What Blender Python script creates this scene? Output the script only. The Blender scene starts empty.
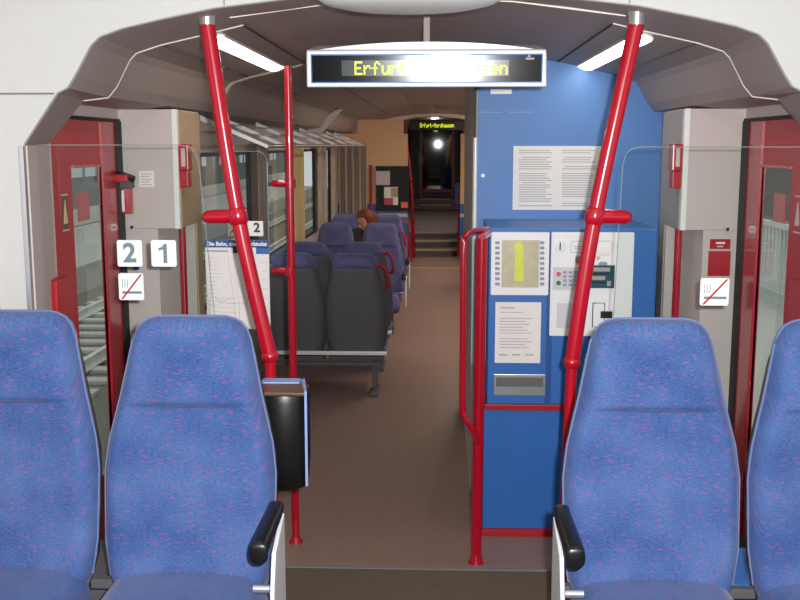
import bpy, bmesh, math, random
from mathutils import Vector, Matrix
random.seed(7)
C = bpy.context.scene.collection
PI = math.pi
EYE = 1.98          # eye height above the low floor; high floor is at HF
HF = 0.36
XC = -0.04          # centre line of the carriage

# ------------------------------------------------------------------ camera
cam_d = bpy.data.cameras.new('camera'); cam = bpy.data.objects.new('camera', cam_d); C.objects.link(cam)
PITCH = math.radians(8.81); YAW = math.radians(2.09)
cam.location = (0, 0, EYE); cam.rotation_euler = (PI/2-PITCH, 0, YAW)
cam_d.sensor_width = 36; cam_d.lens = 45; cam_d.clip_start = 0.05; cam_d.clip_end = 300
bpy.context.scene.camera = cam
FW = Vector((-math.sin(YAW)*math.cos(PITCH), math.cos(YAW)*math.cos(PITCH), -math.sin(PITCH)))
RT = Vector((math.cos(YAW), math.sin(YAW), 0)); UP = RT.cross(FW)
def U(px, py, d):
    "real place (x, z) of a photo point known to stand d metres down the carriage"
    v = FW + RT*((px-400)/1000) + UP*((300-py)/1000)
    t = d/v.y
    return v.x*t, EYE+v.z*t
def XZ(px, py, d): x, z = U(px, py, d); return Vector((x, d, z))

# ------------------------------------------------------------------ materials
def mat(name, col, rough=.5, metal=0, noise=0, nscale=20, bump=0, sheen=0, spec=.5, coat=0, emit=0):
    m = bpy.data.materials.new(name); m.use_nodes = True
    nt = m.node_tree; b = nt.nodes['Principled BSDF']
    c = tuple((v/255/12.92 if v/255 <= .04045 else ((v/255+.055)/1.055)**2.4) for v in col)+(1,)
    b.inputs['Base Color'].default_value = c
    b.inputs['Roughness'].default_value = rough; b.inputs['Metallic'].default_value = metal
    b.inputs['Specular IOR Level'].default_value = spec
    b.inputs['Coat Weight'].default_value = coat
    if sheen: b.inputs['Sheen Weight'].default_value = sheen; b.inputs['Sheen Roughness'].default_value = .4
    if emit:
        b.inputs['Emission Color'].default_value = c; b.inputs['Emission Strength'].default_value = emit
    tc = nt.nodes.new('ShaderNodeTexCoord')
    n = nt.nodes.new('ShaderNodeTexNoise'); n.inputs['Scale'].default_value = nscale; n.inputs['Detail'].default_value = 4
    nt.links.new(tc.outputs['Object'], n.inputs['Vector'])
    mx = nt.nodes.new('ShaderNodeMix'); mx.data_type = 'RGBA'
    k = noise if noise else .04
    mx.inputs[6].default_value = tuple(v*(1-k) for v in c[:3])+(1,); mx.inputs[7].default_value = tuple(min(1, v*(1+k)) for v in c[:3])+(1,)
    nt.links.new(n.outputs['Fac'], mx.inputs[0]); nt.links.new(mx.outputs[2], b.inputs['Base Color'])
    if emit: nt.links.new(mx.outputs[2], b.inputs['Emission Color'])
    if bump:
        bp = nt.nodes.new('ShaderNodeBump'); bp.inputs['Strength'].default_value = bump; bp.inputs['Distance'].default_value = .002
        nt.links.new(n.outputs['Fac'], bp.inputs['Height']); nt.links.new(bp.outputs['Normal'], b.inputs['Normal'])
    return m

def fabric(name, base, light, fleck):
    m = mat(name, base, .9, sheen=.16, spec=.2); nt = m.node_tree; b = nt.nodes['Principled BSDF']
    lin = lambda col: tuple((v/255/12.92 if v/255 <= .04045 else ((v/255+.055)/1.055)**2.4) for v in col)+(1,)
    tc = nt.nodes.new('ShaderNodeTexCoord')
    sx = nt.nodes.new('ShaderNodeSeparateXYZ'); nt.links.new(tc.outputs['Object'], sx.inputs[0])
    zz = nt.nodes.new('ShaderNodeMath'); zz.operation = 'SUBTRACT'; nt.links.new(sx.outputs[2], zz.inputs[0]); nt.links.new(sx.outputs[1], zz.inputs[1])
    cb = nt.nodes.new('ShaderNodeCombineXYZ'); nt.links.new(sx.outputs[0], cb.inputs[0]); nt.links.new(zz.outputs[0], cb.inputs[2])
    def mapping(s):
        mp = nt.nodes.new('ShaderNodeMapping'); mp.inputs['Scale'].default_value = s
        nt.links.new(cb.outputs[0], mp.inputs['Vector']); return mp
    def stretch(sock, a, b):
        mr = nt.nodes.new('ShaderNodeMapRange'); mr.inputs[1].default_value = a; mr.inputs[2].default_value = b
        nt.links.new(sock, mr.inputs[0]); return mr.outputs[0]
    n1 = nt.nodes.new('ShaderNodeTexNoise'); n1.inputs['Scale'].default_value = 5; n1.inputs['Detail'].default_value = 3
    nt.links.new(tc.outputs['Object'], n1.inputs['Vector'])
    n2 = nt.nodes.new('ShaderNodeTexNoise'); n2.inputs['Scale'].default_value = 105; n2.inputs['Detail'].default_value = 3
    nt.links.new(mapping((1, 1, 4)).outputs[0], n2.inputs['Vector'])
    ad = nt.nodes.new('ShaderNodeMath'); ad.operation = 'MULTIPLY_ADD'; ad.inputs[1].default_value = .42; 
    nt.links.new(stretch(n2.outputs['Fac'], .32, .68), ad.inputs[0])
    sb = nt.nodes.new('ShaderNodeMath'); sb.operation = 'SUBTRACT'; sb.inputs[1].default_value = .28
    nt.links.new(stretch(n1.outputs['Fac'], .1, .9), sb.inputs[0]); nt.links.new(sb.outputs[0], ad.inputs[2])
    mx = nt.nodes.new('ShaderNodeMix'); mx.data_type = 'RGBA'; mx.inputs[6].default_value = lin(base); mx.inputs[7].default_value = lin(light)
    nt.links.new(ad.outputs[0], mx.inputs[0])
    # small woven dashes in rows
    n3 = nt.nodes.new('ShaderNodeTexVoronoi'); n3.inputs['Scale'].default_value = 54; n3.inputs['Randomness'].default_value = .8
    nt.links.new(mapping((.6, 1, 2.3)).outputs[0], n3.inputs['Vector'])
    lt = nt.nodes.new('ShaderNodeMapRange'); lt.inputs[1].default_value = .42; lt.inputs[2].default_value = .10; lt.inputs[3].default_value = 0; lt.inputs[4].default_value = .5
    nt.links.new(n3.outputs['Distance'], lt.inputs[0])
    m2 = nt.nodes.new('ShaderNodeMix'); m2.data_type = 'RGBA'; m2.inputs[7].default_value = lin(fleck)
    nt.links.new(lt.outputs[0], m2.inputs[0]); nt.links.new(mx.outputs[2], m2.inputs[6])
    nt.links.new(m2.outputs[2], b.inputs['Base Color'])
    bp = nt.nodes.new('ShaderNodeBump'); bp.inputs['Strength'].default_value = .35; bp.inputs['Distance'].default_value = .002
    nt.links.new(n2.outputs['Fac'], bp.inputs['Height']); nt.links.new(bp.outputs['Normal'], b.inputs['Normal'])
    return m

def glass(name, tint=(.9, .93, .92), refl=1.0, edge=False):
    m = bpy.data.materials.new(name); m.use_nodes = True; nt = m.node_tree
    nt.nodes.remove(nt.nodes['Principled BSDF']); out = nt.nodes['Material Output']
    t = nt.nodes.new('ShaderNodeBsdfTransparent'); t.inputs[0].default_value = (*tint, 1)
    g = nt.nodes.new('ShaderNodeBsdfGlossy'); g.inputs['Roughness'].default_value = .02
    fr = nt.nodes.new('ShaderNodeFresnel'); fr.inputs[0].default_value = 1.45
    mu = nt.nodes.new('ShaderNodeMath'); mu.operation = 'MULTIPLY'; mu.inputs[1].default_value = refl
    ge = nt.nodes.new('ShaderNodeNewGeometry'); inv = nt.nodes.new('ShaderNodeMath'); inv.operation = 'SUBTRACT'; inv.inputs[0].default_value = 1
    nt.links.new(ge.outputs['Backfacing'], inv.inputs[1]); m0 = nt.nodes.new('ShaderNodeMath'); m0.operation = 'MULTIPLY'
    nt.links.new(fr.outputs[0], m0.inputs[0]); nt.links.new(inv.outputs[0], m0.inputs[1]); nt.links.new(m0.outputs[0], mu.inputs[0])
    mx = nt.nodes.new('ShaderNodeMixShader'); nt.links.new(mu.outputs[0], mx.inputs[0])
    nt.links.new(t.outputs[0], mx.inputs[1]); nt.links.new(g.outputs[0], mx.inputs[2]); nt.links.new(mx.outputs[0], out.inputs[0])
    return m

M = dict(
    white=mat('white_panel', (198, 198, 195), .55, spec=.3),
    groove=mat('panel_joint', (120, 120, 122), .6),
    taupe=mat('taupe_ceiling', (168, 154, 148), .55, noise=.06, nscale=3, spec=.35),
    paleline=mat('pale_joint_strip', (236, 228, 218), .4),
    darkline=mat('dark_joint', (62, 52, 50), .6),
    bulk=mat('bulkhead_panel', (208, 197, 192), .5, noise=.03, nscale=4, spec=.3),
    bulkgrey=mat('bulkhead_recess', (170, 162, 160), .55),
    tan=mat('tan_panel', (190, 160, 128), .5, noise=.08, nscale=6),
    red=mat('red_enamel', (180, 10, 38), .25, spec=.6, coat=.4),
    reddoor=mat('red_door_paint', (186, 22, 34), .4),
    redtrim=mat('red_trim', (176, 18, 34), .4),
    blue=mat('blue_panel', (44, 108, 188), .45, noise=.05, nscale=3),
    bluewall=mat('blue_laminate', (86, 134, 200), .5, noise=.05, nscale=2),
    bluelight=mat('blue_ledge', (140, 165, 214), .5),
    black=mat('black_plastic', (16, 16, 18), .35),
    rubber=mat('black_rubber', (10, 10, 11), .6),
    silver=mat('brushed_metal', (205, 208, 212), .3, metal=.8),
    pale=mat('pale_metal', (228, 230, 232), .35, metal=.15),
    floorlow=mat('pinkish_floor', (148, 119, 109), .5, noise=.14, nscale=18, bump=.1, spec=.4),
    floorhigh=mat('dark_carpet', (88, 76, 60), .95, noise=.35, nscale=90, bump=.6),
    stepmat=mat('step_grey', (118, 112, 116), .6, noise=.1),
    nosing=mat('step_nosing', (222, 200, 160), .5),
    shell=mat('grey_seat_shell', (88, 86, 88), .6, noise=.06, nscale=30),
    fabric=fabric('blue_seat_fabric', (38, 66, 122), (92, 116, 162), (140, 78, 128)),
    fabricfar=fabric('blue_seat_fabric_far', (70, 76, 124), (128, 124, 162), (130, 90, 134)),  # far seats, more lavender than the near ones
    paper=mat('white_paper', (246, 242, 238), .7),
    machwhite=mat('white_enamel', (246, 247, 248), .4),
    ink=mat('grey_print', (192, 188, 188), .8),
    inkdark=mat('dark_print', (70, 70, 80), .8),
    signgrey=mat('numeral_grey', (110, 132, 140), .6),
    signwhite=mat('sign_white', (240, 244, 240), .4),
    curtain=mat('grey_curtain', (224, 210, 198), .9, noise=.1, nscale=12),
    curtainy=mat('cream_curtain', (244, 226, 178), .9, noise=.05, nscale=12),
    glass=glass('window_glass', (.90, .93, .92)),
    screen=glass('screen_glass', (.95, .97, .96), .35),
    shelfglass=glass('shelf_glass', (.9, .92, .91), .08),
    fillend=mat('added_lamp_end', (255, 230, 204), .4, emit=7),
    fillfar=mat('added_lamp_warm', (255, 230, 204), .4, emit=44),
    glassedge=mat('glass_edge', (140, 150, 146), .3),
    navy=mat('navy_header', (24, 78, 150), .5),
    led=mat('led_yellow', (228, 240, 40), .5, emit=1.1),
    ledband=mat('display_band', (86, 96, 92), .35),
    lcd=mat('display_lcd', (186, 180, 146), .35, emit=.12, noise=.25, nscale=25),
    lcdy=mat('display_yellow', (206, 214, 62), .35, emit=.12),
    green=mat('green_key', (20, 120, 90), .4), pink=mat('red_key', (220, 80, 110), .4),
    orange=mat('orange_print', (240, 120, 80), .5), teal=mat('teal_reader', (30, 84, 96), .3),
    key=mat('grey_key', (150, 156, 180), .5), keypanel=mat('keypad_plate', (214, 216, 222), .5),
    brownlid=mat('brown_lid', (92, 62, 44), .4),
    fillnear=mat('added_lamp_near', (255, 250, 236), .4, emit=3.0),
    lamp=mat('lamp_diffuser', (255, 246, 226), .4, emit=9),
    skin=mat('skin', (206, 150, 116), .6), hair=mat('auburn_hair', (120, 52, 20), .6, noise=.3, nscale=40, bump=.6),
    cloth=mat('dark_jumper', (70, 56, 60), .9), trouser=mat('dark_trousers', (36, 38, 52), .9),
    tanfar=mat('tan_partition', (232, 186, 138), .5),
    ballast=mat('ballast_stones', (112, 106, 96), .9, noise=.55, nscale=9, bump=1),
    concrete=mat('concrete', (186, 184, 176), .9, noise=.12, nscale=4),
    rail=mat('rail_steel', (226, 224, 218), .35, metal=.2),
    wallout=mat('building_wall', (92, 100, 98), .9, noise=.2, nscale=.7),
    winout=mat('building_window', (176, 190, 200), .3),
    fence=mat('fence_white', (206, 210, 206), .6),
    darkglass=mat('dark_door_glass', (5, 7, 8), .03, spec=.7),
)

# ------------------------------------------------------------------ mesh helpers
def nb(): return bmesh.new()
def box(bm, x0, x1, y0, y1, z0, z1, bev=0):
    vs = [bm.verts.new((x, y, z)) for x in (x0, x1) for y in (y0, y1) for z in (z0, z1)]
    idx = [(0,1,3,2), (4,6,7,5), (0,4,5,1), (2,3,7,6), (0,2,6,4), (1,5,7,3)]
    fs = [bm.faces.new([vs[i] for i in f]) for f in idx]
    if bev:
        es = list({e for f in fs for e in f.edges})
        bmesh.ops.bevel(bm, geom=es, offset=bev, segments=2, affect='EDGES', profile=.7)
    return bm
def ring(bm, c, t, r, n, ref=None):
    t = t.normalized(); a = ref if ref else (Vector((0, 0, 1)) if abs(t.z) < .9 else Vector((1, 0, 0)))
    u = (a - t*a.dot(t)).normalized(); v = t.cross(u)
    return [bm.verts.new(c + (u*math.cos(2*PI*i/n)+v*math.sin(2*PI*i/n))*r) for i in range(n)]
def tube(bm, pts, r, n=16, caps=True):
    pts = [Vector(p) for p in pts]; rr = r if isinstance(r, (list, tuple)) else [r]*len(pts)
    rings = []
    for i, p in enumerate(pts):
        t = (pts[min(i+1, len(pts)-1)] - pts[max(i-1, 0)])
        rings.append(ring(bm, p, t, rr[i], n, Vector((.123, .31, .94)) if abs(t.normalized().dot(Vector((.123, .31, .94)).normalized())) < .97 else Vector((1, 0, 0))))
    for a, b in zip(rings, rings[1:]):
        for i in range(n): bm.faces.new((a[i], a[(i+1) % n], b[(i+1) % n], b[i]))
    if caps: bm.faces.new(rings[0][::-1]); bm.faces.new(rings[-1])
    return bm
def smooth_path(pts, seg=6):
    P = [Vector(p) for p in pts]; out = []
    for i in range(len(P)-1):
        p0 = P[max(i-1, 0)]; p1 = P[i]; p2 = P[i+1]; p3 = P[min(i+2, len(P)-1)]
        for k in range(seg):
            t = k/seg
            out.append(.5*((2*p1)+(p2-p0)*t+(2*p0-5*p1+4*p2-p3)*t*t+(3*p1-p0-3*p2+p3)*t**3))
    out.append(P[-1]); return out
def ball(bm, c, rx, ry=None, rz=None, seg=16):
    ry = ry or rx; rz = rz or rx
    bmesh.ops.create_uvsphere(bm, u_segments=seg, v_segments=max(8, seg*2//3), radius=1, matrix=Matrix.Translation(c) @ Matrix.Diagonal((rx, ry, rz, 1)))
    return bm
def prism(bm, polya, polyb):
    "solid between two vertex loops of the same count"
    a = [bm.verts.new(p) for p in polya]; b = [bm.verts.new(p) for p in polyb]; n = len(a)
    bm.faces.new(a); bm.faces.new(b[::-1])
    for i in range(n): bm.faces.new((a[i], b[i], b[(i+1) % n], a[(i+1) % n]))
    return bm
def poly_y(bm, xz, y0, y1): return prism(bm, [(x, y0, z) for x, z in xz], [(x, y1, z) for x, z in xz])
def rrect(x0, x1, z0, z1, r, n=5):
    out = []
    for cx, cz, a0 in ((x1-r, z1-r, 0), (x0+r, z1-r, 90), (x0+r, z0+r, 180), (x1-r, z0+r, 270)):
        for k in range(n+1):
            a = math.radians(a0+90*k/n); out.append((cx+r*math.cos(a), cz+r*math.sin(a)))
    return out
def rootloc(o):
    while o.parent: o = o.parent
    return o.location
def obj(name, bm, m, parent=None, smooth=False, bevel=0, label=None, kind=None, local=False):
    if parent and not local:
        bmesh.ops.translate(bm, vec=-Vector(rootloc(parent)), verts=bm.verts)
    bmesh.ops.recalc_face_normals(bm, faces=bm.faces)
    me = bpy.data.meshes.new(name); bm.to_mesh(me); bm.free()
    me.materials.append(M[m] if isinstance(m, str) else m)
    if smooth:
        for p in me.polygons: p.use_smooth = True
        me.set_sharp_from_angle(angle=math.radians(38 if smooth is True else smooth))
    o = bpy.data.objects.new(name, me); C.objects.link(o)
    if parent: o.parent = parent
    if bevel:
        md = o.modifiers.new('bevel', 'BEVEL'); md.width = bevel; md.segments = 3; md.limit_method = 'ANGLE'; md.angle_limit = math.radians(35)
        if not smooth:
            for p in me.polygons: p.use_smooth = True
            me.set_sharp_from_angle(angle=math.radians(50))
    if label: o['label'] = label
    if kind: o['kind'] = kind
    return o
def thing(name, label, cat, loc=(0, 0, 0), rz=0, group=None):
    o = bpy.data.objects.new(name, None); C.objects.link(o); o.location = loc; o.rotation_euler = (0, 0, rz); o.empty_display_size = .05
    o['label'] = label; o['category'] = cat
    if group: o['group'] = group
    return o
def tag(o, label, cat, group=None, kind=None):
    # move the origin of a one-mesh thing to its own base
    o['label'] = label; o['category'] = cat
    if group: o['group'] = group
    if kind: o['kind'] = kind
    me = o.data; xs = [v.co.copy() for v in me.vertices]
    c = Vector((sum(v.x for v in xs)/len(xs), sum(v.y for v in xs)/len(xs), min(v.z for v in xs)))
    me.transform(Matrix.Translation(-c)); o.location = c
    return o
def struct(name, bm, m, parent=None, **k):
    o = obj(name, bm, m, parent, **k)
    if not parent: o['kind'] = 'structure'
    return o
def sthing(name, loc=(0, 0, 0)):
    o = bpy.data.objects.new(name, None); C.objects.link(o); o.location = loc; o['kind'] = 'structure'; return o
def copy_tree(root, loc, rz=0, label=None, group=None):
    r = root.copy(); C.objects.link(r); r.location = loc; r.rotation_euler = (0, 0, rz)
    if label: r['label'] = label
    if group: r['group'] = group
    for ch in list(root.children):
        c = ch.copy(); C.objects.link(c); c.parent = r
        for g in list(ch.children):
            d = g.copy(); C.objects.link(d); d.parent = c
    return r
def text(bm, s, size, x, y, z, thick=0, align='CENTER', ext=.0006, sx=1, rotx=PI/2, rotz=0):
    cu = bpy.data.curves.new('t', 'FONT'); cu.body = s; cu.size = size; cu.align_x = align; cu.align_y = 'CENTER'; cu.extrude = ext; cu.offset = thick; cu.resolution_u = 3
    o = bpy.data.objects.new('t', cu); C.objects.link(o)
    bpy.context.view_layer.update()
    me = bpy.data.meshes.new_from_object(o.evaluated_get(bpy.context.evaluated_depsgraph_get()))
    me.transform(Matrix.Translation((x, y, z)) @ Matrix.Rotation(rotz, 4, 'Z') @ Matrix.Rotation(rotx, 4, 'X') @ Matrix.Diagonal((sx, 1, 1, 1)))
    bm.from_mesh(me); bpy.data.objects.remove(o); bpy.data.curves.remove(cu); bpy.data.meshes.remove(me)
    return bm
def pbox(bm, x0, y0, x1, y1, d, t=.003, bev=0, back=0):
    "box whose front face fills the given photo rectangle at depth d"
    a = U(x0, y0, d); b = U(x1, y1, d)
    return box(bm, min(a[0], b[0]), max(a[0], b[0]), d-t, d+back, min(a[1], b[1]), max(a[1], b[1]), bev)

# ================================================================== SETTING
# ceiling profile, right half, x from the centre line, z above the eye
A = [(0, .497), (.3, .487), (.69, .442), (.87, .407), (1.0, .378), (1.075, .352), (1.105, .325), (1.165, .225), (1.19, .188), (1.225, .171), (1.35, 0), (1.35, -1.62)]
B = [(0, .512), (.3, .502), (.69, .447), (.87, .405), (1.005, .375), (1.10, .345), (1.125, .32), (1.18, .22), (1.215, .18), (1.31, .169), (1.46, 0), (1.46, -1.62)]
CE = [(0, .512), (.3, .502), (.69, .447), (.87, .405), (1.005, .375), (1.10, .345), (1.125, .32), (1.18, .22), (1.215, .18), (1.31, .169), (1.50, .166)]
def full(P, top=EYE): return [(XC-x, top+z) for x, z in reversed(P[1:])] + [(XC+x, top+z) for x, z in P]
def zceil(x):
    h = abs(x-XC)
    for (x0, z0), (x1, z1) in zip(CE, CE[1:]):
        if x0 <= h <= x1: return EYE+z0+(z1-z0)*(h-x0)/(x1-x0)
    return EYE+.16
def portal(name, d0, d1, PA, PB, m, bev, zb=HF):
    bm = nb(); o = [(-1.62, zb), (-1.62, 2.8), (1.6, 2.8), (1.6, zb)]
    a = [(x, d0, z) for x, z in o] + [(x, d0, z) for x, z in reversed(full(PA))]
    b = [(x, d1, z) for x, z in o] + [(x, d1, z) for x, z in reversed(full(PB))]
    prism(bm, a, b)
    return struct(name, bm, m, bevel=bev)
# near portal: white face, taupe reveal
WF = .02
portal('trim_1', 3.35, 3.35+WF, A, A, 'white', .006)
portal('trim_2', 3.35+WF, 3.85, A, B, 'taupe', 0)
# joint lines on the portal face, silver edge strips
bm = nb()
for s in (-1, 1): box(bm, *sorted((XC+s*1.235, XC+s*1.62)), 3.346, 3.352, EYE+.166, EYE+.172)
for s in (-1, 1): box(bm, *sorted((XC+s*.655, XC+s*.658)), 3.346, 3.352, EYE+.45, 2.75)
struct('trim_3', bm, 'groove')
for s in (-1, 1):
    bm = nb(); prism(bm, [(XC+s*1.345, 3.375, HF), (XC+s*1.455, 3.85, HF), (XC+s*1.47, 3.85, HF), (XC+s*1.36, 3.375, HF)], [(XC+s*1.345, 3.375, EYE-.002), (XC+s*1.455, 3.85, EYE-.002), (XC+s*1.47, 3.85, EYE-.002), (XC+s*1.36, 3.375, EYE-.002)])
    struct('trim_%d' % (31 if s < 0 else 32), bm, 'bulk')
bm = nb()
for s in (-1, 1): box(bm, *sorted((XC+s*1.345, XC+s*1.362)), 3.338, 3.36, HF, EYE-.005, .003)
struct('trim_4', bm, 'silver')
# pale joint strips following the profile
def strip(bm, P, y, w, off=.004, xmin=0, xmax=9):
    pts = full(P)
    for (x0, z0), (x1, z1) in zip(pts, pts[1:]):
        if min(abs(x0-XC), abs(x1-XC)) < xmin-.001 or max(abs(x0-XC), abs(x1-XC)) > xmax: continue
        prism(bm, [(x0, y, z0-off), (x1, y, z1-off), (x1, y, z1+.020), (x0, y, z0+.004)], [(x0, y+w, z0-off), (x1, y+w, z1-off), (x1, y+w, z1+.004), (x0, y+w, z0+.004)])
bm = nb(); strip(bm, B, 3.846, .008, xmin=.69, xmax=1.32); strip(bm, [(a[0], (a[1]+b[1])/2) for a, b in zip(A, B)], 3.6, .008, xmax=.7)
struct('trim_5', bm, 'paleline')
# ceilings
def ceil(name, y0, y1, P, m, dz=0):
    bm = nb(); pts = full(P)
    for (x0, z0), (x1, z1) in zip(pts, pts[1:]):
        prism(bm, [(x0, y0, z0+dz), (x1, y0, z1+dz), (x1, y0, z1+.05+dz), (x0, y0, z0+.05+dz)], [(x0, y1, z0+dz), (x1, y1, z1+dz), (x1, y1, z1+.05+dz), (x0, y1, z0+.05+dz)])
    bmesh.ops.remove_doubles(bm, verts=bm.verts, dist=1e-5)
    return struct(name, bm, m)
ceil('ceiling', 3.85, 16.6, CE, 'taupe')
bm = nb(); box(bm, -1.62, 1.6, -1.2, 3.35, 2.72, 2.8); struct('ceiling_near', bm, 'white')
ceil('ceiling_far', 16.75, 26.9, [(0, .50), (.7, .44), (1.1, .33), (1.5, .1)], 'taupe')
# seams
bm = nb()
for s in (-1, 1):
    x = XC+s*.69
    box(bm, x-.003, x+.003, 3.86, 14.4, EYE+.441, EYE+.449)
    x = XC+s*1.0
    box(bm, x-.002, x+.002, 3.86, 14.4, EYE+.370, EYE+.379)
for y in (5.6,): strip(bm, CE, y, .006, off=.003, xmax=1.13)
struct('trim_6', bm, 'darkline')
# ribs where the saloon begins and half way down it
portal('trim_7', 5.6, 5.72, [(x*.985 if x < 1.2 else x, z-.012 if z > .2 else z) for x, z in B], [(x*.985 if x < 1.2 else x, z-.012 if z > .2 else z) for x, z in B], 'taupe', .01, 0)
bm = nb()
for s in (-1, 1):
    P = [(XC+s*1.0, EYE+.385), (XC+s*.98, EYE+.375), (XC+s*1.20, EYE+.13), (XC+s*1.34, EYE+.13), (XC+s*1.34, EYE+.2)]
    poly_y(bm, P, 10.8, 10.95)
struct('trim_8', bm, 'bulk')
# far portal (pale band over the second display)
P2 = [(0, .45), (.3, .44), (.5, .40), (.62, .33), (.66, .2), (.66, -.2), (.66, -.5), (.66, -.7), (.66, -.9), (.66, -1.2), (.66, -1.5), (.66, -1.98)]
portal('trim_9', 16.6, 16.75, P2, P2, 'bulk', .02, 0)

# floors
bm = nb(); box(bm, -1.62, 1.6, 3.67, 18.0, -.06, 0); struct('floor', bm, 'floorlow')
bm = nb(); box(bm, -1.62, 1.6, -1.2, 3.67, -.06, HF); struct('floor_high', bm, 'floorhigh')
bm = nb(); box(bm, -1.0, .92, 3.67, 3.95, -.0, .18); box(bm, -1.0, .92, 3.655, 3.675, HF-.02, HF+.003); struct('trim_10', bm, 'stepmat')
bm = nb(); box(bm, -1.0, .92, 16.18, 16.22, 0, .004); struct('trim_11', bm, 'nosing')
# far steps up
st = nb(); ns = nb()
for k, y in enumerate((18.0, 18.42, 18.84)):
    box(st, -.9, .82, y, 27.2 if k == 2 else y+.45, 0 if k == 0 else .12*k, .12*(k+1)-.004)
    box(ns, -.43, .38, y-.008, y+.05, .12*(k+1)-.03, .12*(k+1))
for k, y in enumerate((25.6, 26.1)):
    box(st, -.9, .82, y, 27.2, .36+.12*k, .36+.12*(k+1)); box(ns, -.4, .36, y-.008, y+.03, .36+.12*(k+1)-.02, .36+.12*(k+1)+.003)
struct('floor_far', st, 'stepmat'); struct('trim_12', ns, 'nosing')

# side walls ------------------------------------------------------------------
WX = 1.46
wins = [(5.95, 8.05), (8.45, 10.15), (10.55, 12.35), (12.7, 14.1)]
n_w = 0
for side, s in (('left', -1), ('right', 1)):
    x0, x1 = sorted((XC+s*WX, XC+s*(WX+.03)))
    bm = nb()
    box(bm, x0, x1, -1.2, 3.35, HF-.1, 1.25); box(bm, x0, x1, -1.2, 3.35, 2.1, 2.75)
    box(bm, x0, x1, 2.4, 3.35, 1.25, 2.1); box(bm, x0, x1, -1.2, -.2, 1.25, 2.1)
    box(bm, x0, x1, 3.85, 3.88, 0, 2.16); box(bm, x0, x1, 3.88, 4.74, 2.09, 2.16)
    box(bm, x0, x1, 4.74, 5.95, 0, 2.16)
    box(bm, x0, x1, 5.95, 16.6, 0, .92); box(bm, x0, x1, 5.95, 16.6, 1.93, 2.16)
    for (a, b), nx in zip(wins, wins[1:]+[(16.6, 0)]): box(bm, x0, x1, b, nx[0], .92, 1.93)
    struct('wall_'+side, bm, 'bulk')
    bm = nb(); box(bm, *sorted((XC+s*.66, XC+s*.76)), 16.75, 26.9, 0, 2.5); struct('wall_far_'+side, bm, 'shell')
    for a, b in [(-.2, 2.4)]+wins:
        n_w += 1
        w = sthing('window_%d' % n_w, (XC+s*(WX+.02), (a+b)/2, .92))
        z0, z1 = (1.25, 2.1) if b < 3 else (.92, 1.93)
        bm = nb(); xm = XC+s*(WX+.024); box(bm, xm-.004, xm+.004, a, b, z0, z1); obj('pane', bm, 'glass', w)
        bm = nb(); e = .025
        for (ya, yb, za, zb) in ((a, a+e, z0, z1), (b-e, b, z0, z1), (a, b, z0, z0+e), (a, b, z1-e, z1)): box(bm, *sorted((XC+s*(WX-.006), XC+s*(WX+.03))), ya, yb, za, zb)
        obj('window_frame', bm, 'rubber', w)
bm = nb(); box(bm, -1.62, 1.6, -1.3, -1.2, 0, 2.8); struct('wall_back', bm, 'white')
bm = nb(); box(bm, -1.62, 1.6, 26.9, 27.0, 0, 2.8)
struct('wall_end', bm, 'shell')

# bulkheads beside the doors
for side, s in (('left', -1), ('right', 1)):
    e = 1.185; bm = nb()
    f = lambda a, b: sorted((XC+s*a, XC+s*b))
    box(bm, *f(e, 1.47), 4.73, 5.17, 1.585, 2.146, .006)
    box(bm, *f(e+.105, 1.47), 4.73, 5.17, 0, 1.585)
    box(bm, *f(e, e+.105), 5.03, 5.17, 0, 1.585)
    prism(bm, [(XC+s*(e+.106), 4.74, 0), (XC+s*(e+.045), 5.04, 0), (XC+s*(e+.106), 5.04, 0)], [(XC+s*(e+.106), 4.74, 1.585), (XC+s*(e+.045), 5.04, 1.585), (XC+s*(e+.106), 5.04, 1.585)])
    o = struct('wall_bulkhead_'+side, bm, 'bulk')
    bm = nb(); box(bm, *f(e-.004, e+.02), 4.724, 4.745, 1.585, 2.146); struct('trim_%d' % (13 if s < 0 else 14), bm, 'signwhite')
    bm = nb(); box(bm, *f(e-.006, e), 4.76, 5.165, 1.59, 2.14); box(bm, *f(e-.006, e), 5.05, 5.165, 0, 1.59); struct('trim_%d' % (15 if s < 0 else 16), bm, 'tan' if s < 0 else 'bulkgrey')
    # grab pole standing in the notch
    t = thing('grab_pole', ('thin red grab pole in the recess of the left bulkhead, beside the route map' if s < 0 else 'thin red grab pole in the recess of the right bulkhead, beside the blue wall'), 'pole', (XC+s*(e+.02), 4.85, 0))
    bm = nb(); tube(bm, [(XC+s*(e+.02), 4.85, .0), (XC+s*(e+.02), 4.85, 1.585)], .017); obj('pole', bm, 'red', t, smooth=True)
    bm = nb(); tube(bm, [(XC+s*(e+.02), 4.85, .0), (XC+s*(e+.02), 4.85, .03)], .03); obj('flange', bm, 'red', t, smooth=True)

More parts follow.
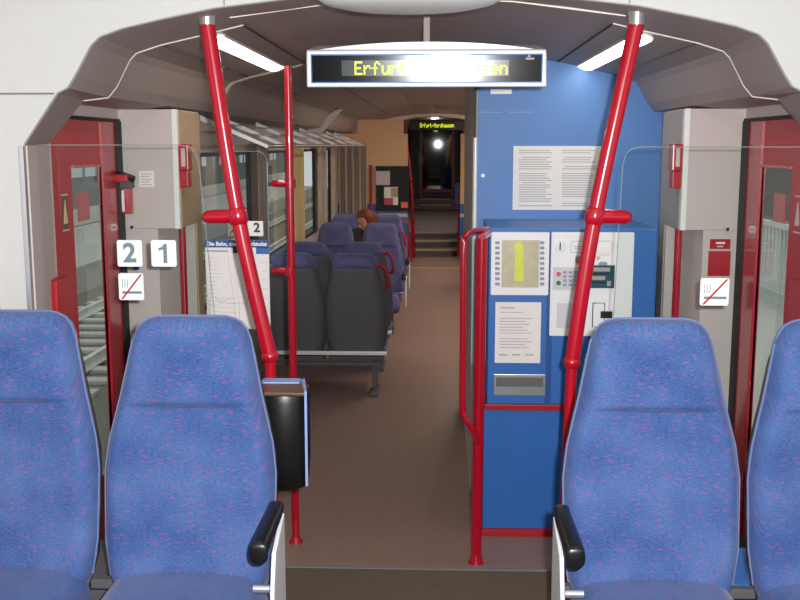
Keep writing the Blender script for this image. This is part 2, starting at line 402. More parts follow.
# doors ------------------------------------------------------------------
def door(n, s):
    x = XC+s*1.455
    d = sthing('door_%d' % n, (x, 4.3, 0))
    f = lambda a, b: sorted((x+s*a, x+s*b))
    y0, y1 = 3.88, 4.73
    gy0, gy1 = 4.10, 4.47
    gz0, gz1 = .50, 1.885
    bm = nb()
    # leaf as a frame around a rounded opening
    outer = [(y0, .02), (y1-.05, .02), (y1-.05, 2.085), (y0, 2.085)]
    box(bm, *f(.01, .022), y0, gy0, .2, 2.085); box(bm, *f(.01, .022), gy1, y1-.07, .2, 2.085)
    box(bm, *f(.01, .022), gy0, gy1, .2, gz0); box(bm, *f(.01, .022), gy0, gy1, gz1, 2.085)
    obj('leaf', bm, 'reddoor', d)
    bm = nb(); box(bm, *f(.0, .026), gy1, y1-.07, .2, 2.085, .004); box(bm, *f(-.002, .012), gy0, gy1, gz1, gz1+.012); obj('closing_edge', bm, 'red', d)
    bm = nb(); box(bm, *f(-.01, .03), y1-.07, y1, 0, 2.09, .005); box(bm, *f(-.004, .03), y0, y1, 2.085, 2.10); obj('rubber_seal', bm, 'rubber', d)
    bm = nb(); box(bm, *f(.01, .05), y0, y1-.07, 0, .2); obj('kick_plate', bm, 'shell', d)
    bm = nb(); box(bm, *f(.014, .018), gy0, gy1, gz0, gz1); obj('pane', bm, 'glass', d)
    bm = nb(); box(bm, *f(.011, .014), gy0+.06, gy0+.20, 1.66, 1.78, 0); obj('sticker', bm, 'red', d, label='square red sticker on the glass')
    bm = nb(); yy = 4.0; box(bm, *f(.006, .012), yy-.03, yy+.03, 1.64, 1.78, 0); g = obj('warning_sticker', bm, 'brownlid' if s < 0 else 'reddoor', d)
    bm = nb(); prism(bm, [(x+s*.004, yy-.022, 1.665), (x+s*.004, yy+.022, 1.665), (x+s*.004, yy, 1.76)], [(x+s*.0062, yy-.022, 1.665), (x+s*.0062, yy+.022, 1.665), (x+s*.0062, yy, 1.76)])
    box(bm, *f(.003, .007), yy-.031, yy+.031, 1.778, 1.784); box(bm, *f(.003, .007), yy-.031, yy+.031, 1.636, 1.642)
    obj('symbol', bm, 'nosing' if s < 0 else 'bulk', g)
    # curved red guard at the hinge edge seen low down
    bm = nb(); box(bm, *f(-.055, .0), 3.72, 3.875, .37, 1.47, .012); obj('guard', bm, 'reddoor', d)
    d['label'] = ('red sliding door with narrow tall window in the left side wall' if s < 0 else 'red sliding door with narrow tall window in the right side wall')
door(1, -1); door(2, 1)

# blue cabin wall behind the ticket machine
xs = [.224, .3, .5, .65, .83, .965, 1.06, 1.085, 1.14, 1.175, 1.44]
bm = nb(); poly_y(bm, [(x, zceil(x)-.001) for x in xs]+[(1.44, 0), (.224, 0)], 5.56, 7.5)
struct('wall_cabin', bm, 'bluewall')
bm = nb(); box(bm, .205, .224, 5.6, 7.5, 0, 2.42); struct('trim_17', bm, 'bulk')
bm = nb(); tube(bm, [(.212, 5.57, .75), (.212, 5.57, 2.02)], .014); struct('trim_18', bm, 'pale', smooth=True)
bm = nb(); box(bm, .2, .214, 5.552, 5.60, 2.02, 2.44); struct('trim_19', bm, 'darkline')
bm = nb()
a = U(478, 112, 5.555); b = U(533, 112, 5.555)
box(bm, a[0]+.002, a[0]+.13, 5.555, 5.562, a[1]-.004, a[1]+.001); box(bm, a[0]+.16, b[0], 5.555, 5.562, a[1]-.004, a[1]+.001)
struct('trim_20', bm, 'bluelight')

# partitions at the far vestibule, blue below, tan above ------------------------
for side, s in (('left', -1), ('right', 1)):
    f = lambda a, b: sorted((XC+s*a, XC+s*b))
    bm = nb(); box(bm, *f(.38, 1.46), 14.5, 14.56, 0, 1.14); struct('wall_partition_'+side, bm, 'blue')
    bm = nb(); box(bm, *f(.38, 1.46), 14.5, 14.56, 1.14, 2.14); box(bm, *f(.44, 1.1), 14.5, 14.56, 2.14, 2.34); struct('wall_partition_upper_'+side, bm, 'tanfar')
    bm = nb(); box(bm, *f(.38, .80), 14.485, 14.5, .95, 1.0); struct('trim_%d' % (21 if s < 0 else 22), bm, 'nosing')
t = thing('notice_board', 'dark board with posters on the partition behind the passenger', 'board', (-.66, 14.49, 1.14))
bm = nb(); pbox(bm, 376, 166, 409, 211, 14.47, .02); obj('board', bm, 'rubber', t)
bm = nb(); pbox(bm, 376, 171, 390, 185, 14.44, .006); obj('notice', bm, 'bulk', t, label='beige square notice')
p = nb(); pbox(p, 384, 187, 398, 205, 14.44, .006); p = obj('poster', p, 'paper', t, label='small poster with red foot')
bm = nb(); pbox(bm, 384, 198, 393, 205, 14.43, .004); obj('print', bm, 'red', p)
bm = nb(); pbox(bm, 391, 188, 398, 197, 14.43, .004); obj('picture', bm, 'tan', p)
bm = nb(); pbox(bm, 401, 202, 408, 208, 14.44, .006); obj('notice', bm, 'orange', t, label='small pink notice')
bm = nb(); tube(bm, [XZ(371, 165, 14.47), XZ(371, 215, 14.47)], .02); tag(obj('grab_pole', bm, 'redtrim', smooth=True), 'short red upright left of the dark notice board', 'pole')

# far end: door with black glass, red frame
d = sthing('door_3', (0, 26.88, .6))
a = U(421, 130, 26.85); b = U(453, 189, 26.85)
bm = nb(); box(bm, a[0], b[0], 26.84, 26.88, b[1], 2.38); obj('pane', bm, 'darkglass', d)
bm = nb()
for x in (a[0], b[0]): box(bm, x-.035, x+.035, 26.80, 26.86, .6, 2.4)
box(bm, a[0], b[0], 26.8, 26.86, b[1]-.08, b[1]); obj('door_frame', bm, 'redtrim', d)
bm = nb(); ball(bm, XZ(420.5, 160, 26.7), .09, .06, .22); obj('handle', bm, 'bulkgrey', d, smooth=True)

# ================================================================== LAMPS
def lampstrip(name, label, s, y0, y1, h0=.79, h1=.862, m='lamp'):
    t = thing(name, label, 'ceiling light', (XC+s*(h0+h1)/2, (y0+y1)/2, EYE+.41), group=None)
    z = lambda h: zceil(XC+h)
    bm = nb(); xa, xb = XC+s*h0, XC+s*h1
    pr = [(xa, z(h0)), (xa, z(h0)-.012), ((xa+xb)/2, (z(h0)+z(h1))/2-.02), (xb, z(h1)-.012), (xb, z(h1))]
    poly_y(bm, pr, y0, y1); obj('diffuser', bm, m, t)
    bm = nb()
    for x, h in ((xa, h0), (xb, h1)): box(bm, x-.004, x+.004, y0-.01, y1+.01, z(h)-.010, z(h)+.002)
    obj('lamp_frame', bm, 'paleline', t)
lampstrip('ceiling_lamp', 'bright strip lamp in the vestibule ceiling, left of the display', -1, 3.98, 5.5)
lampstrip('ceiling_lamp', 'bright strip lamp in the vestibule ceiling, right of the display', 1, 3.98, 5.5)
for y0, y1, w in ((6.2, 7.9, 'nearest'), (8.8, 10.6, 'middle'), (11.3, 13.2, 'farthest')):  # unseen saloon lamps, added behind the cabin to brighten the saloon
    if y0 > 8: lampstrip('ceiling_lamp', 'added strip lamp, out of sight on the right of the saloon ceiling, %s of that row' % w, 1, y0, y1, m='fillfar')

lampstrip('ceiling_lamp', 'added strip lamp in the ceiling of the far vestibule, right side, hidden by the cabin', 1, 14.7, 16.4, m='fillfar')  # unseen lamp added to brighten the far vestibule
t = thing('ceiling_lamp', 'added strip lamp in the low ceiling, hidden behind the far display', 'ceiling light', (XC, 21, 2.46))  # added behind the display to lighten the dark end section
bm = nb(); box(bm, XC-.06, XC+.06, 18.5, 24, 2.44, 2.478); obj('diffuser', bm, 'fillend', t)
for s in (-1, 1):  # unseen lamps above the near seats, added to raise the ambient light
    t = thing('ceiling_lamp', 'added long strip lamp, out of view in the near ceiling above the %s seats' % ('left' if s < 0 else 'right'), 'ceiling light', (XC+s*.8, 1.2, 2.69))
    bm = nb(); box(bm, XC+s*.8-.06, XC+s*.8+.06, -.4, 2.8, 2.69, 2.72); obj('diffuser', bm, 'fillnear', t)
# rounded cover hanging from the ceiling at the top of the picture
bm = nb(); N = 40
c = U(411, 0, 3.2)
prof = [(.0, 0), (.10, .002), (.18, .010), (.235, .022), (.265, .04), (.285, .065), (.30, .11), (.30, .355)]
rings = []
for r, h in prof[1:]:
    rings.append([bm.verts.new((c[0]+r*1.05*math.cos(2*PI*i/N), 3.02+r*.8*math.sin(2*PI*i/N), 2.395+h)) for i in range(N)])
for a_, b_ in zip(rings, rings[1:]):
    for i in range(N): bm.faces.new((a_[i], a_[(i+1) % N], b_[(i+1) % N], b_[i]))
bm.faces.new(rings[0][::-1]); bm.faces.new(rings[-1])
bmesh.ops.translate(bm, vec=(0, 0, -.03), verts=bm.verts)
tag(obj('ceiling_cover', bm, 'signwhite', smooth=60), 'round white cover bulging down from the near ceiling above the display', 'ceiling cover')

# ================================================================== DISPLAYS
FONT = {
 'E': ["11111","10000","10000","11110","10000","10000","11111"], 'r': ["00000","00000","10110","11001","10000","10000","10000"],
 'f': ["00110","01001","01000","11100","01000","01000","01000"], 'u': ["00000","00000","10001","10001","10001","10011","01101"],
 't': ["01000","01000","11100","01000","01000","01001","00110"], '-': ["00000","00000","00000","11111","00000","00000","00000"],
 'N': ["10001","11001","10101","10011","10001","10001","10001"], 'o': ["00000","00000","01110","10001","10001","10001","01110"],
 'd': ["00001","00001","01101","10011","10001","10001","01111"], 'h': ["10000","10000","10110","11001","10001","10001","10001"],
 'a': ["00000","00000","01110","00001","01111","10001","01111"], 's': ["00000","00000","01110","10000","01110","00001","11110"],
 'e': ["00000","00000","01110","10001","11111","10000","01110"], 'n': ["00000","00000","10110","11001","10001","10001","10001"]}
def display(label, d, x0, x1, z0, z1, tilt, band, k=1):
    cx = (x0+x1)/2; cz = (z0+z1)/2
    t = thing('destination_display', label, 'display', (cx, d+.05, z0))
    H = z1-z0
    bm = nb(); prism(bm, [(x0, d+.0, z0), (x1, d+.0, z0), (x1-.004, d-.0, z1), (x0-.0, d-.0, z1)], [(x0+.02, d+.14, z0+.02), (x1-.02, d+.14, z0+.02), (x1-.02, d+.14, z1+.03), (x0+.02, d+.14, z1+.03)])
    Mx = Matrix.Translation((cx, d, cz)) @ Matrix.Rotation(tilt, 4, 'X') @ Matrix.Translation((-cx, -d, -cz))
    obj('housing', bm, 'pale' if k == 1 else 'rubber', t, bevel=.006)
    bm = nb(); hood = [(cx+(x1-x0)*.5*q/8*.985, z1-.004+.034*(1-abs(q/8)**2.2)) for q in range(-8, 9)]
    poly_y(bm, hood+[(x1-.01, z1-.01), (x0+.01, z1-.01)], d+.012, d+.13); obj('hood', bm, 'pale' if k == 1 else 'rubber', t, smooth=40)
    bm = nb(); box(bm, cx-.012, cx+.012, d+.09, d+.12, z1+.02, 2.482 if k == 1 else 2.42); obj('mount', bm, 'taupe', t)
    bw = .024; bz = .021
    bm = nb(); box(bm, x0+bw-.005, x1-bw+.005, d-.010, d-.002, z0+bz-.005, z1-bz+.005); bmesh.ops.transform(bm, matrix=Mx, verts=bm.verts); obj('bezel', bm, 'blue' if k == 1 else 'rubber', t)
    bm = nb(); box(bm, x0+bw, x1-bw, d-.016, d-.008, z0+bz, z1-bz); bmesh.ops.transform(bm, matrix=Mx, verts=bm.verts); scr = obj('glass_front', bm, M['dispglass'] if k == 1 else 'rubber', t)
    bx0, bx1, bz0, bz1 = band
    if k == 1:
        bm = nb(); box(bm, bx0-.05, bx1+.006, d-.0172, d-.0155, bz0-.004, bz1+.004); bmesh.ops.transform(bm, matrix=Mx, verts=bm.verts); obj('led_band', bm, M['bandglass'], scr)
    s = 'Erfurt-Nordhausen'; dx = (bx1-bx0)/(len(s)*6-1); dz = (bz1-bz0)/7; bm = nb()
    for i, ch in enumerate(s):
        for r, row in enumerate(FONT[ch]):
            for q, v in enumerate(row):
                if v == '1':
                    xa = bx0+(i*6+q)*dx; zb = bz1-r*dz
                    box(bm, xa+.04*dx, xa+.96*dx, d-.0186, d-.0172, zb-.93*dz, zb-.05*dz)
    bmesh.ops.transform(bm, matrix=Mx, verts=bm.verts); obj('lettering', bm, 'led', scr)
    if k == 1:
        bm = nb(); a = U(530, 58, d); pass
        bm = nb(); box(bm, a[0]-.018, a[0]+.014, d-.0178, d-.0165, a[1]-.006, a[1]+.001)
        prism(bm, [(a[0]-.012, d-.0178, a[1]+.004), (a[0]+.002, d-.0178, a[1]+.004), (a[0]-.005, d-.0178, a[1]+.014)], [(a[0]-.012, d-.0165, a[1]+.004), (a[0]+.002, d-.0165, a[1]+.004), (a[0]-.005, d-.0165, a[1]+.014)])
        bmesh.ops.transform(bm, matrix=Mx, verts=bm.verts); obj('maker_mark', bm, 'ink', scr)
    return t
M['dispglass'] = mat('display_glass', (6, 9, 14), .13, spec=.6)
M['bandglass'] = mat('display_band', (70, 80, 78), .16, spec=.6)
a = U(306, 50, 3.9); b = U(547, 87, 3.9); e = U(355, 61.5, 3.9); g = U(507, 74.5, 3.9)
display('wide white framed display with yellow LED destination hanging over the aisle, the near one', 3.9, a[0], b[0], b[1], a[1], math.radians(4.3), (e[0], g[0], g[1], e[1]))
a = U(409, 121, 16.5); b = U(465, 130.5, 16.5); e = U(420, 123.3, 16.5); g = U(454, 127.5, 16.5)
display('small black display with yellow LED text above the far steps', 16.5, a[0], b[0], b[1], a[1], 0, (e[0], g[0], g[1], e[1]), 2)

# ================================================================== POLES AND GLASS SCREENS
def leaning_pole(s, label, pts):
    t = thing('handrail_pole', label, 'pole', (U(*pts[-1], 3.5)[0], 3.5, HF))
    P = [XZ(x, y, 3.5) for x, y in pts]
    bm = nb(); tube(bm, smooth_path(P[:3], 8), .0265, 20); obj('upper_pole', bm, 'red', t, smooth=True)
    bm = nb(); tube(bm, P[2:], .0195, 18); obj('lower_pole', bm, 'red', t, smooth=True)
    bm = nb(); ball(bm, P[2], .031, .031, .027, 20); obj('joint', bm, 'red', t, smooth=True)
    bm = nb(); ax = (P[1]-P[0]).normalized(); tube(bm, [P[1]-ax*.03, P[1]-ax*.02, P[1]+ax*.02, P[1]+ax*.03], [.028, .035, .035, .028], 20)
    obj('collar', bm, 'red', t, smooth=True)
    bm = nb(); w = Vector((s*1, 0, -.03)).normalized()
    tube(bm, [P[1], P[1]+w*.05, P[1]+w*.105, P[1]+w*.12, P[1]+w*.128], [.025, .025, .024, .018, .007], 16); obj('clamp_arm', bm, 'red', t, smooth=True)
    bm = nb(); tube(bm, [P[-1]+Vector((0, 0, .03)), P[-1]], [.022, .04]); obj('foot', bm, 'red', t, smooth=True)
    bm = nb(); tube(bm, [P[0]+Vector((0, 0, .035)), P[0]-Vector((0, 0, .01))], [.03, .028]); obj('ceiling_socket', bm, 'silver', t, smooth=True)
leaning_pole(-1, 'red leaning handrail pole with side clamp behind the left seats', [(207, 22), (238, 216), (270, 356), (276, 587)])
leaning_pole(1, 'red leaning handrail pole with side clamp in front of the ticket machine', [(637, 22), (595, 216), (572, 362), (561, 587)])

def wind_screen(s, label, edge):
    "glass screen between portal and pole, slanted free edge with a rounded top corner"
    xe = XC+s*1.36; t = thing('glass_screen', label, 'glass screen', (xe-s*.2, 3.5, HF))
    P = [U(x, y, 3.5) for x, y in edge]
    top = P[0][1]; zt = top; c = P[0]
    dirv = (P[1][0]-P[0][0], P[1][1]-P[0][1]); L = math.hypot(*dirv); r = .06
    arc = [(c[0]+s*r, zt), (c[0]+s*r*.45, zt-.006), (c[0]+s*r*.13, zt-.024), (c[0]+dirv[0]/L*r, zt+dirv[1]/L*r)]
    poly = [(xe, zt)]+arc+[P[1], (xe, P[1][1])]
    bm = nb(); poly_y(bm, poly, 3.497, 3.503); obj('pane', bm, 'screen', t)
    bm = nb(); pp = poly[:-1]; tube(bm, [(x, 3.5, z) for x, z in pp], .0016, 6); obj('edge', bm, 'glassedge', t)
    return t
wind_screen(-1, 'clear glass screen behind the left seats carrying the class numbers', [(197, 145), (243, 590)])
wind_screen(1, 'clear glass screen behind the right seats, rounded corner beside the pole', [(624, 147), (596, 590)])

# upright pole with the route map screen
t = thing('handrail_pole', 'upright red handrail pole holding the glass with the route map', 'pole', (U(296, 540, 4.78)[0], 4.78, 0))
bm = nb(); p0 = XZ(288, 66, 4.78); p1 = Vector((U(296, 542, 4.78)[0], 4.78, 0)); tube(bm, [p0, p1], .019, 18); obj('pole', bm, 'red', t, smooth=True)
bm = nb(); tube(bm, [p1+Vector((0, 0, .03)), p1], [.02, .036]); obj('foot', bm, 'red', t, smooth=True)
for y in (183.5, 271):
    bm = nb(); c = XZ(290, y, 4.78); tube(bm, [c-Vector((0, 0, .02)), c+Vector((0, 0, .02))], .026)
    tube(bm, [c, c-Vector((.05, 0, 0)), c-Vector((.082, 0, 0)), c-Vector((.09, 0, 0))], [.017, .017, .015, .008]); obj('clamp', bm, 'red', t, smooth=True)
t = thing('glass_screen', 'glass screen with the route map, between left bulkhead and upright pole', 'glass screen', (-1.0, 4.78, 0))
a = U(199, 165, 4.78); b = U(274, 500, 4.78)
bm = nb(); poly_y(bm, rrect(-1.225, b[0], .25, 1.95, .05), 4.777, 4.783); obj('pane', bm, 'screen', t)
bm = nb(); q = rrect(-1.225, b[0], .25, 1.95, .05); tube(bm, [(x, 4.78, z) for x, z in q+[q[0]]], .0016, 6); obj('edge', bm, 'glassedge', t)

# class signs and smoking ban on the near left glass ------------------------------
def plate(bm, x0, y0, x1, y1, d, r=.008, t=.004):
    a = U(x0, y0, d); b = U(x1, y1, d); poly_y(bm, rrect(a[0], b[0], b[1], a[1], r), d-t, d)
    return (a[0]+b[0])/2, (a[1]+b[1])/2, b[0]-a[0], a[1]-b[1]
for (x0, x1), ch in (((117, 143), '2'), ((151, 177), '1')):
    sname = 'left of the numeral 1 sign' if ch == '2' else 'right of the numeral 2 sign'
    bm = nb(); cx, cz, w, h = plate(bm, x0, 240, x1, 266.5, 3.49)
    t = thing('class_sign', 'white square sign with grey numeral %s, %s' % (ch, sname), 'sign', (cx, 3.49, cz-h/2))
    p = obj('plate', bm, 'signwhite', t)
    bm = nb(); 
    if ch == '2': text(bm, ch, .094, cx, 3.4845, cz-.001, thick=.0028)
    else:
        o1 = [(cx+.012, cz+.034), (cx+.012, cz-.034), (cx-.001, cz-.034), (cx-.001, cz+.014), (cx-.018, cz+.010), (cx-.018, cz+.019), (cx-.006, cz+.023), (cx+.002, cz+.034)]
        poly_y(bm, o1, 3.4838, 3.4855)
    obj('numeral', bm, 'signgrey', p)
def smoke(label, x0, y0, x1, y1, d, group=None):
    bm = nb(); cx, cz, w, h = plate(bm, x0, y0, x1, y1, d)
    t = thing('no_smoking_sign', label, 'sign', (cx, d, cz-h/2)); p = obj('plate', bm, 'signwhite', t)
    bm = nb(); th = .0045; y = d-.0052
    prism(bm, [(cx-w*.42, y, cz-h*.46), (cx-w*.34, y, cz-h*.46), (cx+w*.46, y, cz+h*.46), (cx+w*.38, y, cz+h*.46)], [(cx-w*.42, y+.001, cz-h*.46), (cx-w*.34, y+.001, cz-h*.46), (cx+w*.46, y+.001, cz+h*.46), (cx+w*.38, y+.001, cz+h*.46)])
    obj('ban_stripe', bm, 'red', p)
    bm = nb(); y = d-.0046
    box(bm, cx-w*.36, cx+w*.42, y, y+.001, cz-h*.26, cz-h*.17)
    for k in range(3): tube(bm, [(cx-w*.40+k*.009+.006*math.cos(q), y, cz+h*.12+.018*math.sin(q)) for q in (-1, -.5, 0, .5, 1)], .0011, 5)
    obj('cigarette', bm, 'signgrey', p)
smoke('white no smoking sign on the left glass, below the numeral 2', 118.5, 273, 144.5, 300, 3.49)
smoke('white no smoking sign on the right glass, beside the right red door', 700.5, 278, 728, 305.5, 3.49)
bm = nb(); c = XZ(136, 267, 4.72); tube(bm, [c+Vector((0, -.004, 0)), c+Vector((0, .01, 0))], .016); tag(obj('sticker', bm, 'navy', smooth=True), 'small dark blue round sticker behind the numeral 2 sign', 'sticker')

# route map on the far glass
d = 4.765
bm = nb(); a = U(205, 240, d); b = U(270.5, 329, d); box(bm, a[0], b[0], d-.003, d+.003, b[1], a[1])
t = thing('route_map', 'white route map poster with blue header on the glass behind the left pole', 'poster', (a[0], d, b[1])); p = obj('sheet', bm, 'paper', t)
hb = U(270.5, 247.5, d)
bm = nb(); box(bm, a[0], b[0], d-.005, d-.003, hb[1], a[1]); hd = obj('header', bm, 'navy', p)
bm = nb(); text(bm, 'Die Bahn, die uns verbindet', .0265, (a[0]+b[0])/2, d-.0058, (hb[1]+a[1])/2-.001, thick=.0012); me_x = [v.co.x for v in bm.verts]; w = max(me_x)-min(me_x); k = (b[0]-a[0]-.016)/w; cx = (a[0]+b[0])/2
for v in bm.verts: v.co.x = cx+(v.co.x-cx)*k
obj('slogan', bm, 'paper', t)
def L(bm, pts, r=.0011): tube(bm, [XZ(x, y, d-.004) for x, y in pts], r, 4)
bm = nb()
L(bm, [(210, 257), (211, 310)]); L(bm, [(247, 254), (248, 310)]); L(bm, [(211, 293), (221, 303), (247, 303)]); L(bm, [(221, 303), (232, 297)])
for k in range(13): y = 258+k*3.9; L(bm, [(208.5, y), (216+(k*5 % 7), y)], .0009); L(bm, [(241+(k*3 % 5), y), (247.5, y)], .0009)
for k in range(6): L(bm, [(214, 298+k*4.5), (236, 299+k*4.5)], .0008); L(bm, [(262, 262+k*9), (268, 262+k*9)], .0009)
L(bm, [(228, 256), (234, 300), (236, 325)], .0012); L(bm, [(233, 256), (239, 300), (240, 325)], .0012)
obj('map_lines', bm, 'ink', p)
bm = nb(); pbox(bm, 233, 247, 245, 253, d-.003, .002); obj('picture', bm, 'inkdark', p)
bm = nb(); pbox(bm, 256, 247, 269, 254, d-.003, .002); obj('picture', bm, 'blue', p)
bm = nb(); pbox(bm, 206, 250.5, 228, 251.5, d-.003, .002); obj('rule', bm, 'green', p)
# combined label above the map
bm = nb(); cx, cz, w, h = plate(bm, 228, 221, 263.5, 236, d, .002); t = thing('class_sign', 'wide white label with smoking ban and numeral 2 above the route map', 'sign', (cx, d, cz-h/2)); p = obj('plate', bm, 'signwhite', t)
bm = nb(); text(bm, '2', .062, U(257, 228, d)[0], d-.006, cz+.003, thick=.002); obj('numeral', bm, 'inkdark', p)
bm = nb(); box(bm, cx-w*.4, cx-w*.1, d-.006, d-.005, cz-.015, cz-.011); obj('cigarette', bm, 'inkdark', p)
bm = nb(); tube(bm, [XZ(229, 234, d-.006), XZ(241, 222, d-.006)], .0018, 5); obj('ban_stripe', bm, 'red', p)

# ================================================================== LEFT BULKHEAD FITTINGS
d = 4.728
c = U(126, 213, d)
t = thing('emergency_brake', 'red emergency brake with black handle on the left bulkhead', 'emergency brake', (c[0], d, c[1]))
a = U(119, 187, d); b = U(134, 213.5, d)
bm = nb(); box(bm, a[0], b[0], d-.04, d, b[1], a[1], .006); body = obj('body', bm, 'red', t)
a = U(122.5, 190, d); b = U(127.5, 211, d); bm = nb(); box(bm, a[0], b[0], d-.044, d-.04, b[1], a[1]); obj('label_plate', bm, 'paper', body)
a = U(118.5, 176, d); b = U(135, 188, d); bm = nb(); box(bm, a[0], b[0], d-.06, d, b[1], a[1], .008); obj('handle_mount', bm, 'shell', t)
a = U(114.5, 172, d); b = U(137, 178, d); bm = nb(); tube(bm, smooth_path([(a[0]+.01, d-.05, a[1]-.006), ((a[0]+b[0])/2, d-.085, a[1]-.010), (b[0], d-.05, b[1]-.004)]), [.017]*13, 14); obj('handle', bm, 'black', t, smooth=True)
bm = nb(); a = U(121, 174, d); b = U(134, 181, d); box(bm, a[0], b[0], d-.106, d-.06, b[1], a[1], .006); obj('handle_badge', bm, 'reddoor', t)
bm = nb(); pbox(bm, 139, 171, 154.5, 187, d, .003); t = thing('instruction_label', 'small white instruction label right of the emergency brake', 'label', (U(147, 187, d)[0], d, U(147, 187, d)[1])); p = obj('plate', bm, 'paper', t)
bm = nb()
for k in range(5): pbox(bm, 141, 173.5+k*2.7, 152-(k % 2)*2, 174.4+k*2.7, d-.003, .001)
obj('text_lines', bm, 'ink', p)
def lock(x, y, label):
    t = thing('square_key_lock', label, 'lock', tuple(XZ(x, y+3, d)))
    c = XZ(x, y, d); bm = nb(); tube(bm, [c, c+Vector((0, -.012, 0))], .016); obj('bezel', bm, 'silver', t, smooth=True)
    bm = nb(); tube(bm, [c+Vector((0, -.010, 0)), c+Vector((0, -.014, 0))], .009); obj('keyhole', bm, 'black', t, smooth=True)
lock(132.5, 227, 'small round key lock on the left bulkhead below the emergency brake')
lock(727, 229, 'small round key lock on the right bulkhead above the red label')
# red labels right bulkhead
t = thing('red_notice', 'two-part red notice on the right bulkhead above the no smoking sign', 'label', tuple(XZ(718, 277, d)))
bm = nb(); pbox(bm, 710, 239, 730, 249, d, .003); p = obj('upper_plate', bm, 'red', t)
bm = nb(); c = U(720, 242, d); pbox(bm, 716, 242, 725, 244, d-.003, .001); pbox(bm, 717, 246, 723, 247, d-.003, .001); obj('lettering', bm, 'paper', p)
bm = nb(); pbox(bm, 708.5, 251, 729.5, 276, d, .003); obj('lower_plate', bm, 'redtrim', t)
# red boxes on the aisle side of the bulkheads
for s, x in ((-1, XC-1.185), (1, XC+1.185)):
    t = thing('hammer_holder', ('red emergency hammer holder on the edge of the left bulkhead' if s < 0 else 'red emergency hammer holder on the edge of the right bulkhead, above the grab pole'), 'hammer holder', (x, 4.85, 1.84))
    f = lambda a, b: sorted((x-s*a, x-s*b))
    bm = nb(); box(bm, *f(.0, .05), 4.735, 4.82, 1.86, 1.985, .006); h = obj('holder', bm, 'red', t)
    bm = nb(); box(bm, *f(.018, .036), 4.730, 4.735, 1.88, 1.965); obj('label_plate', bm, 'bulk', h)
    bm = nb(); box(bm, *f(.0, .046), 4.74, 4.81, 1.78, 1.86, .006); obj('base', bm, 'redtrim', t)

# ================================================================== TICKET MACHINE
MD = 4.9
xl = U(488.5, 300, MD)[0]; xr = U(655, 300, MD)[0]
ztop = U(520, 232, MD)[1]+.012
t = thing('ticket_machine', 'blue ticket machine with white display and payment panels', 'ticket machine', ((xl+xr)/2, MD+.3, 0))
zb = U(500, 404, MD)[1]
bm = nb(); box(bm, xl, xr, MD, 5.555, zb, ztop, .006); obj('upper_cabinet', bm, 'blue', t)
bm = nb(); box(bm, xl-.012, xr, MD+.02, 5.555, .035, zb-.02); obj('lower_cabinet', bm, 'blue', t)
bm = nb(); box(bm, xl-.012, xr, MD-.012, 5.3, zb-.03, zb, .004); obj('middle_trim', bm, 'redtrim', t)
bm = nb(); box(bm, xl-.02, xr, MD-.01, 5.3, .0, .035, .004); obj('base_trim', bm, 'redtrim', t)
bm = nb(); box(bm, xl-.0, xr-.0, MD+.015, 5.555, ztop, ztop+.004); obj('top_ledge', bm, 'bluewall', t)
D1 = MD-.001
bm = nb(); cx, cz, w, h = plate(bm, 491.5, 232, 548, 295, D1, .006, .008); dp = obj('display_panel', bm, 'machwhite', t)
f1 = D1-.008
bm = nb(); pbox(bm, 502, 240, 538.5, 287.5, f1, .002); obj('screen', bm, 'lcd', dp)
bm = nb(); poly = [(519, 241), (523.5, 245), (523, 249), (523.5, 281), (514.5, 281), (515, 249), (514, 245)]
poly_y(bm, [U(x, y, f1) for x, y in poly][::-1], f1-.003, f1-.002); obj('screen_highlight', bm, 'lcdy', dp)
bm = nb()
for k in range(9): pbox(bm, 503, 245.2+k*4.75, 513.5, 245.7+k*4.75, f1-.002, .0008)
obj('screen_lines', bm, 'ink', dp)
bm = nb()
for k in range(9): pbox(bm, 525, 245.2+k*4.75, 537.5, 245.7+k*4.75, f1-.002, .0008)
obj('screen_lines', bm, 'ink', dp)
for k in range(9):
    for x in (497.4, 542):
        bm = nb(); yy = 242.7+k*5.15; pbox(bm, x-2.2, yy-1.5, x+2.2, yy+1.5, f1, .004, .001); obj('button', bm, 'key', dp)
bm = nb(); cx, cz, w, h = plate(bm, 551.5, 232, 630.5, 336, D1, .006, .008); pp = obj('payment_panel', bm, 'machwhite', t)
bm = nb(); c = XZ(560, 246, f1); tube(bm, [c, c+Vector((0, -.006, 0))], .028, 24); cs = obj('coin_slot', bm, 'silver', pp, smooth=True)
bm = nb(); box(bm, c.x-.003, c.x+.003, f1-.008, f1-.006, c.z-.018, c.z+.018); obj('slit', bm, 'inkdark', pp)
bm = nb(); a = U(571, 241, f1); b = U(612, 252.5, f1); o_ = rrect(a[0], b[0], b[1], a[1], .01); tube(bm, [(x, f1, z) for x, z in o_+[o_[0]]], .0018, 5); pbox(bm, 574, 246, 590, 247, f1, .001); pbox(bm, 574, 248.5, 584, 249.3, f1, .001); obj('instruction_frame', bm, 'ink', pp)
bm = nb(); a = U(596, 246, f1); b = U(612, 256, f1); cx, cz = (a[0]+b[0])/2, (a[1]+b[1])/2; ball(bm, (cx, f1-.001, cz), (b[0]-a[0])/2, .003, (a[1]-b[1])/2); obj('card_symbol', bm, 'paper', pp, smooth=True)
bm = nb(); ball(bm, XZ(598, 258, f1), .010, .003, .010); obj('card_symbol', bm, 'nosing', pp, smooth=True)
bm = nb(); ball(bm, XZ(603, 264, f1), .022, .003, .012); obj('card_symbol', bm, 'key', pp, smooth=True)
bm = nb(); c = XZ(578.5, 260, f1); tube(bm, [c, c+Vector((0, -.002, 0))], .018, 20); obj('payment_sticker', bm, 'orange', pp, smooth=True)
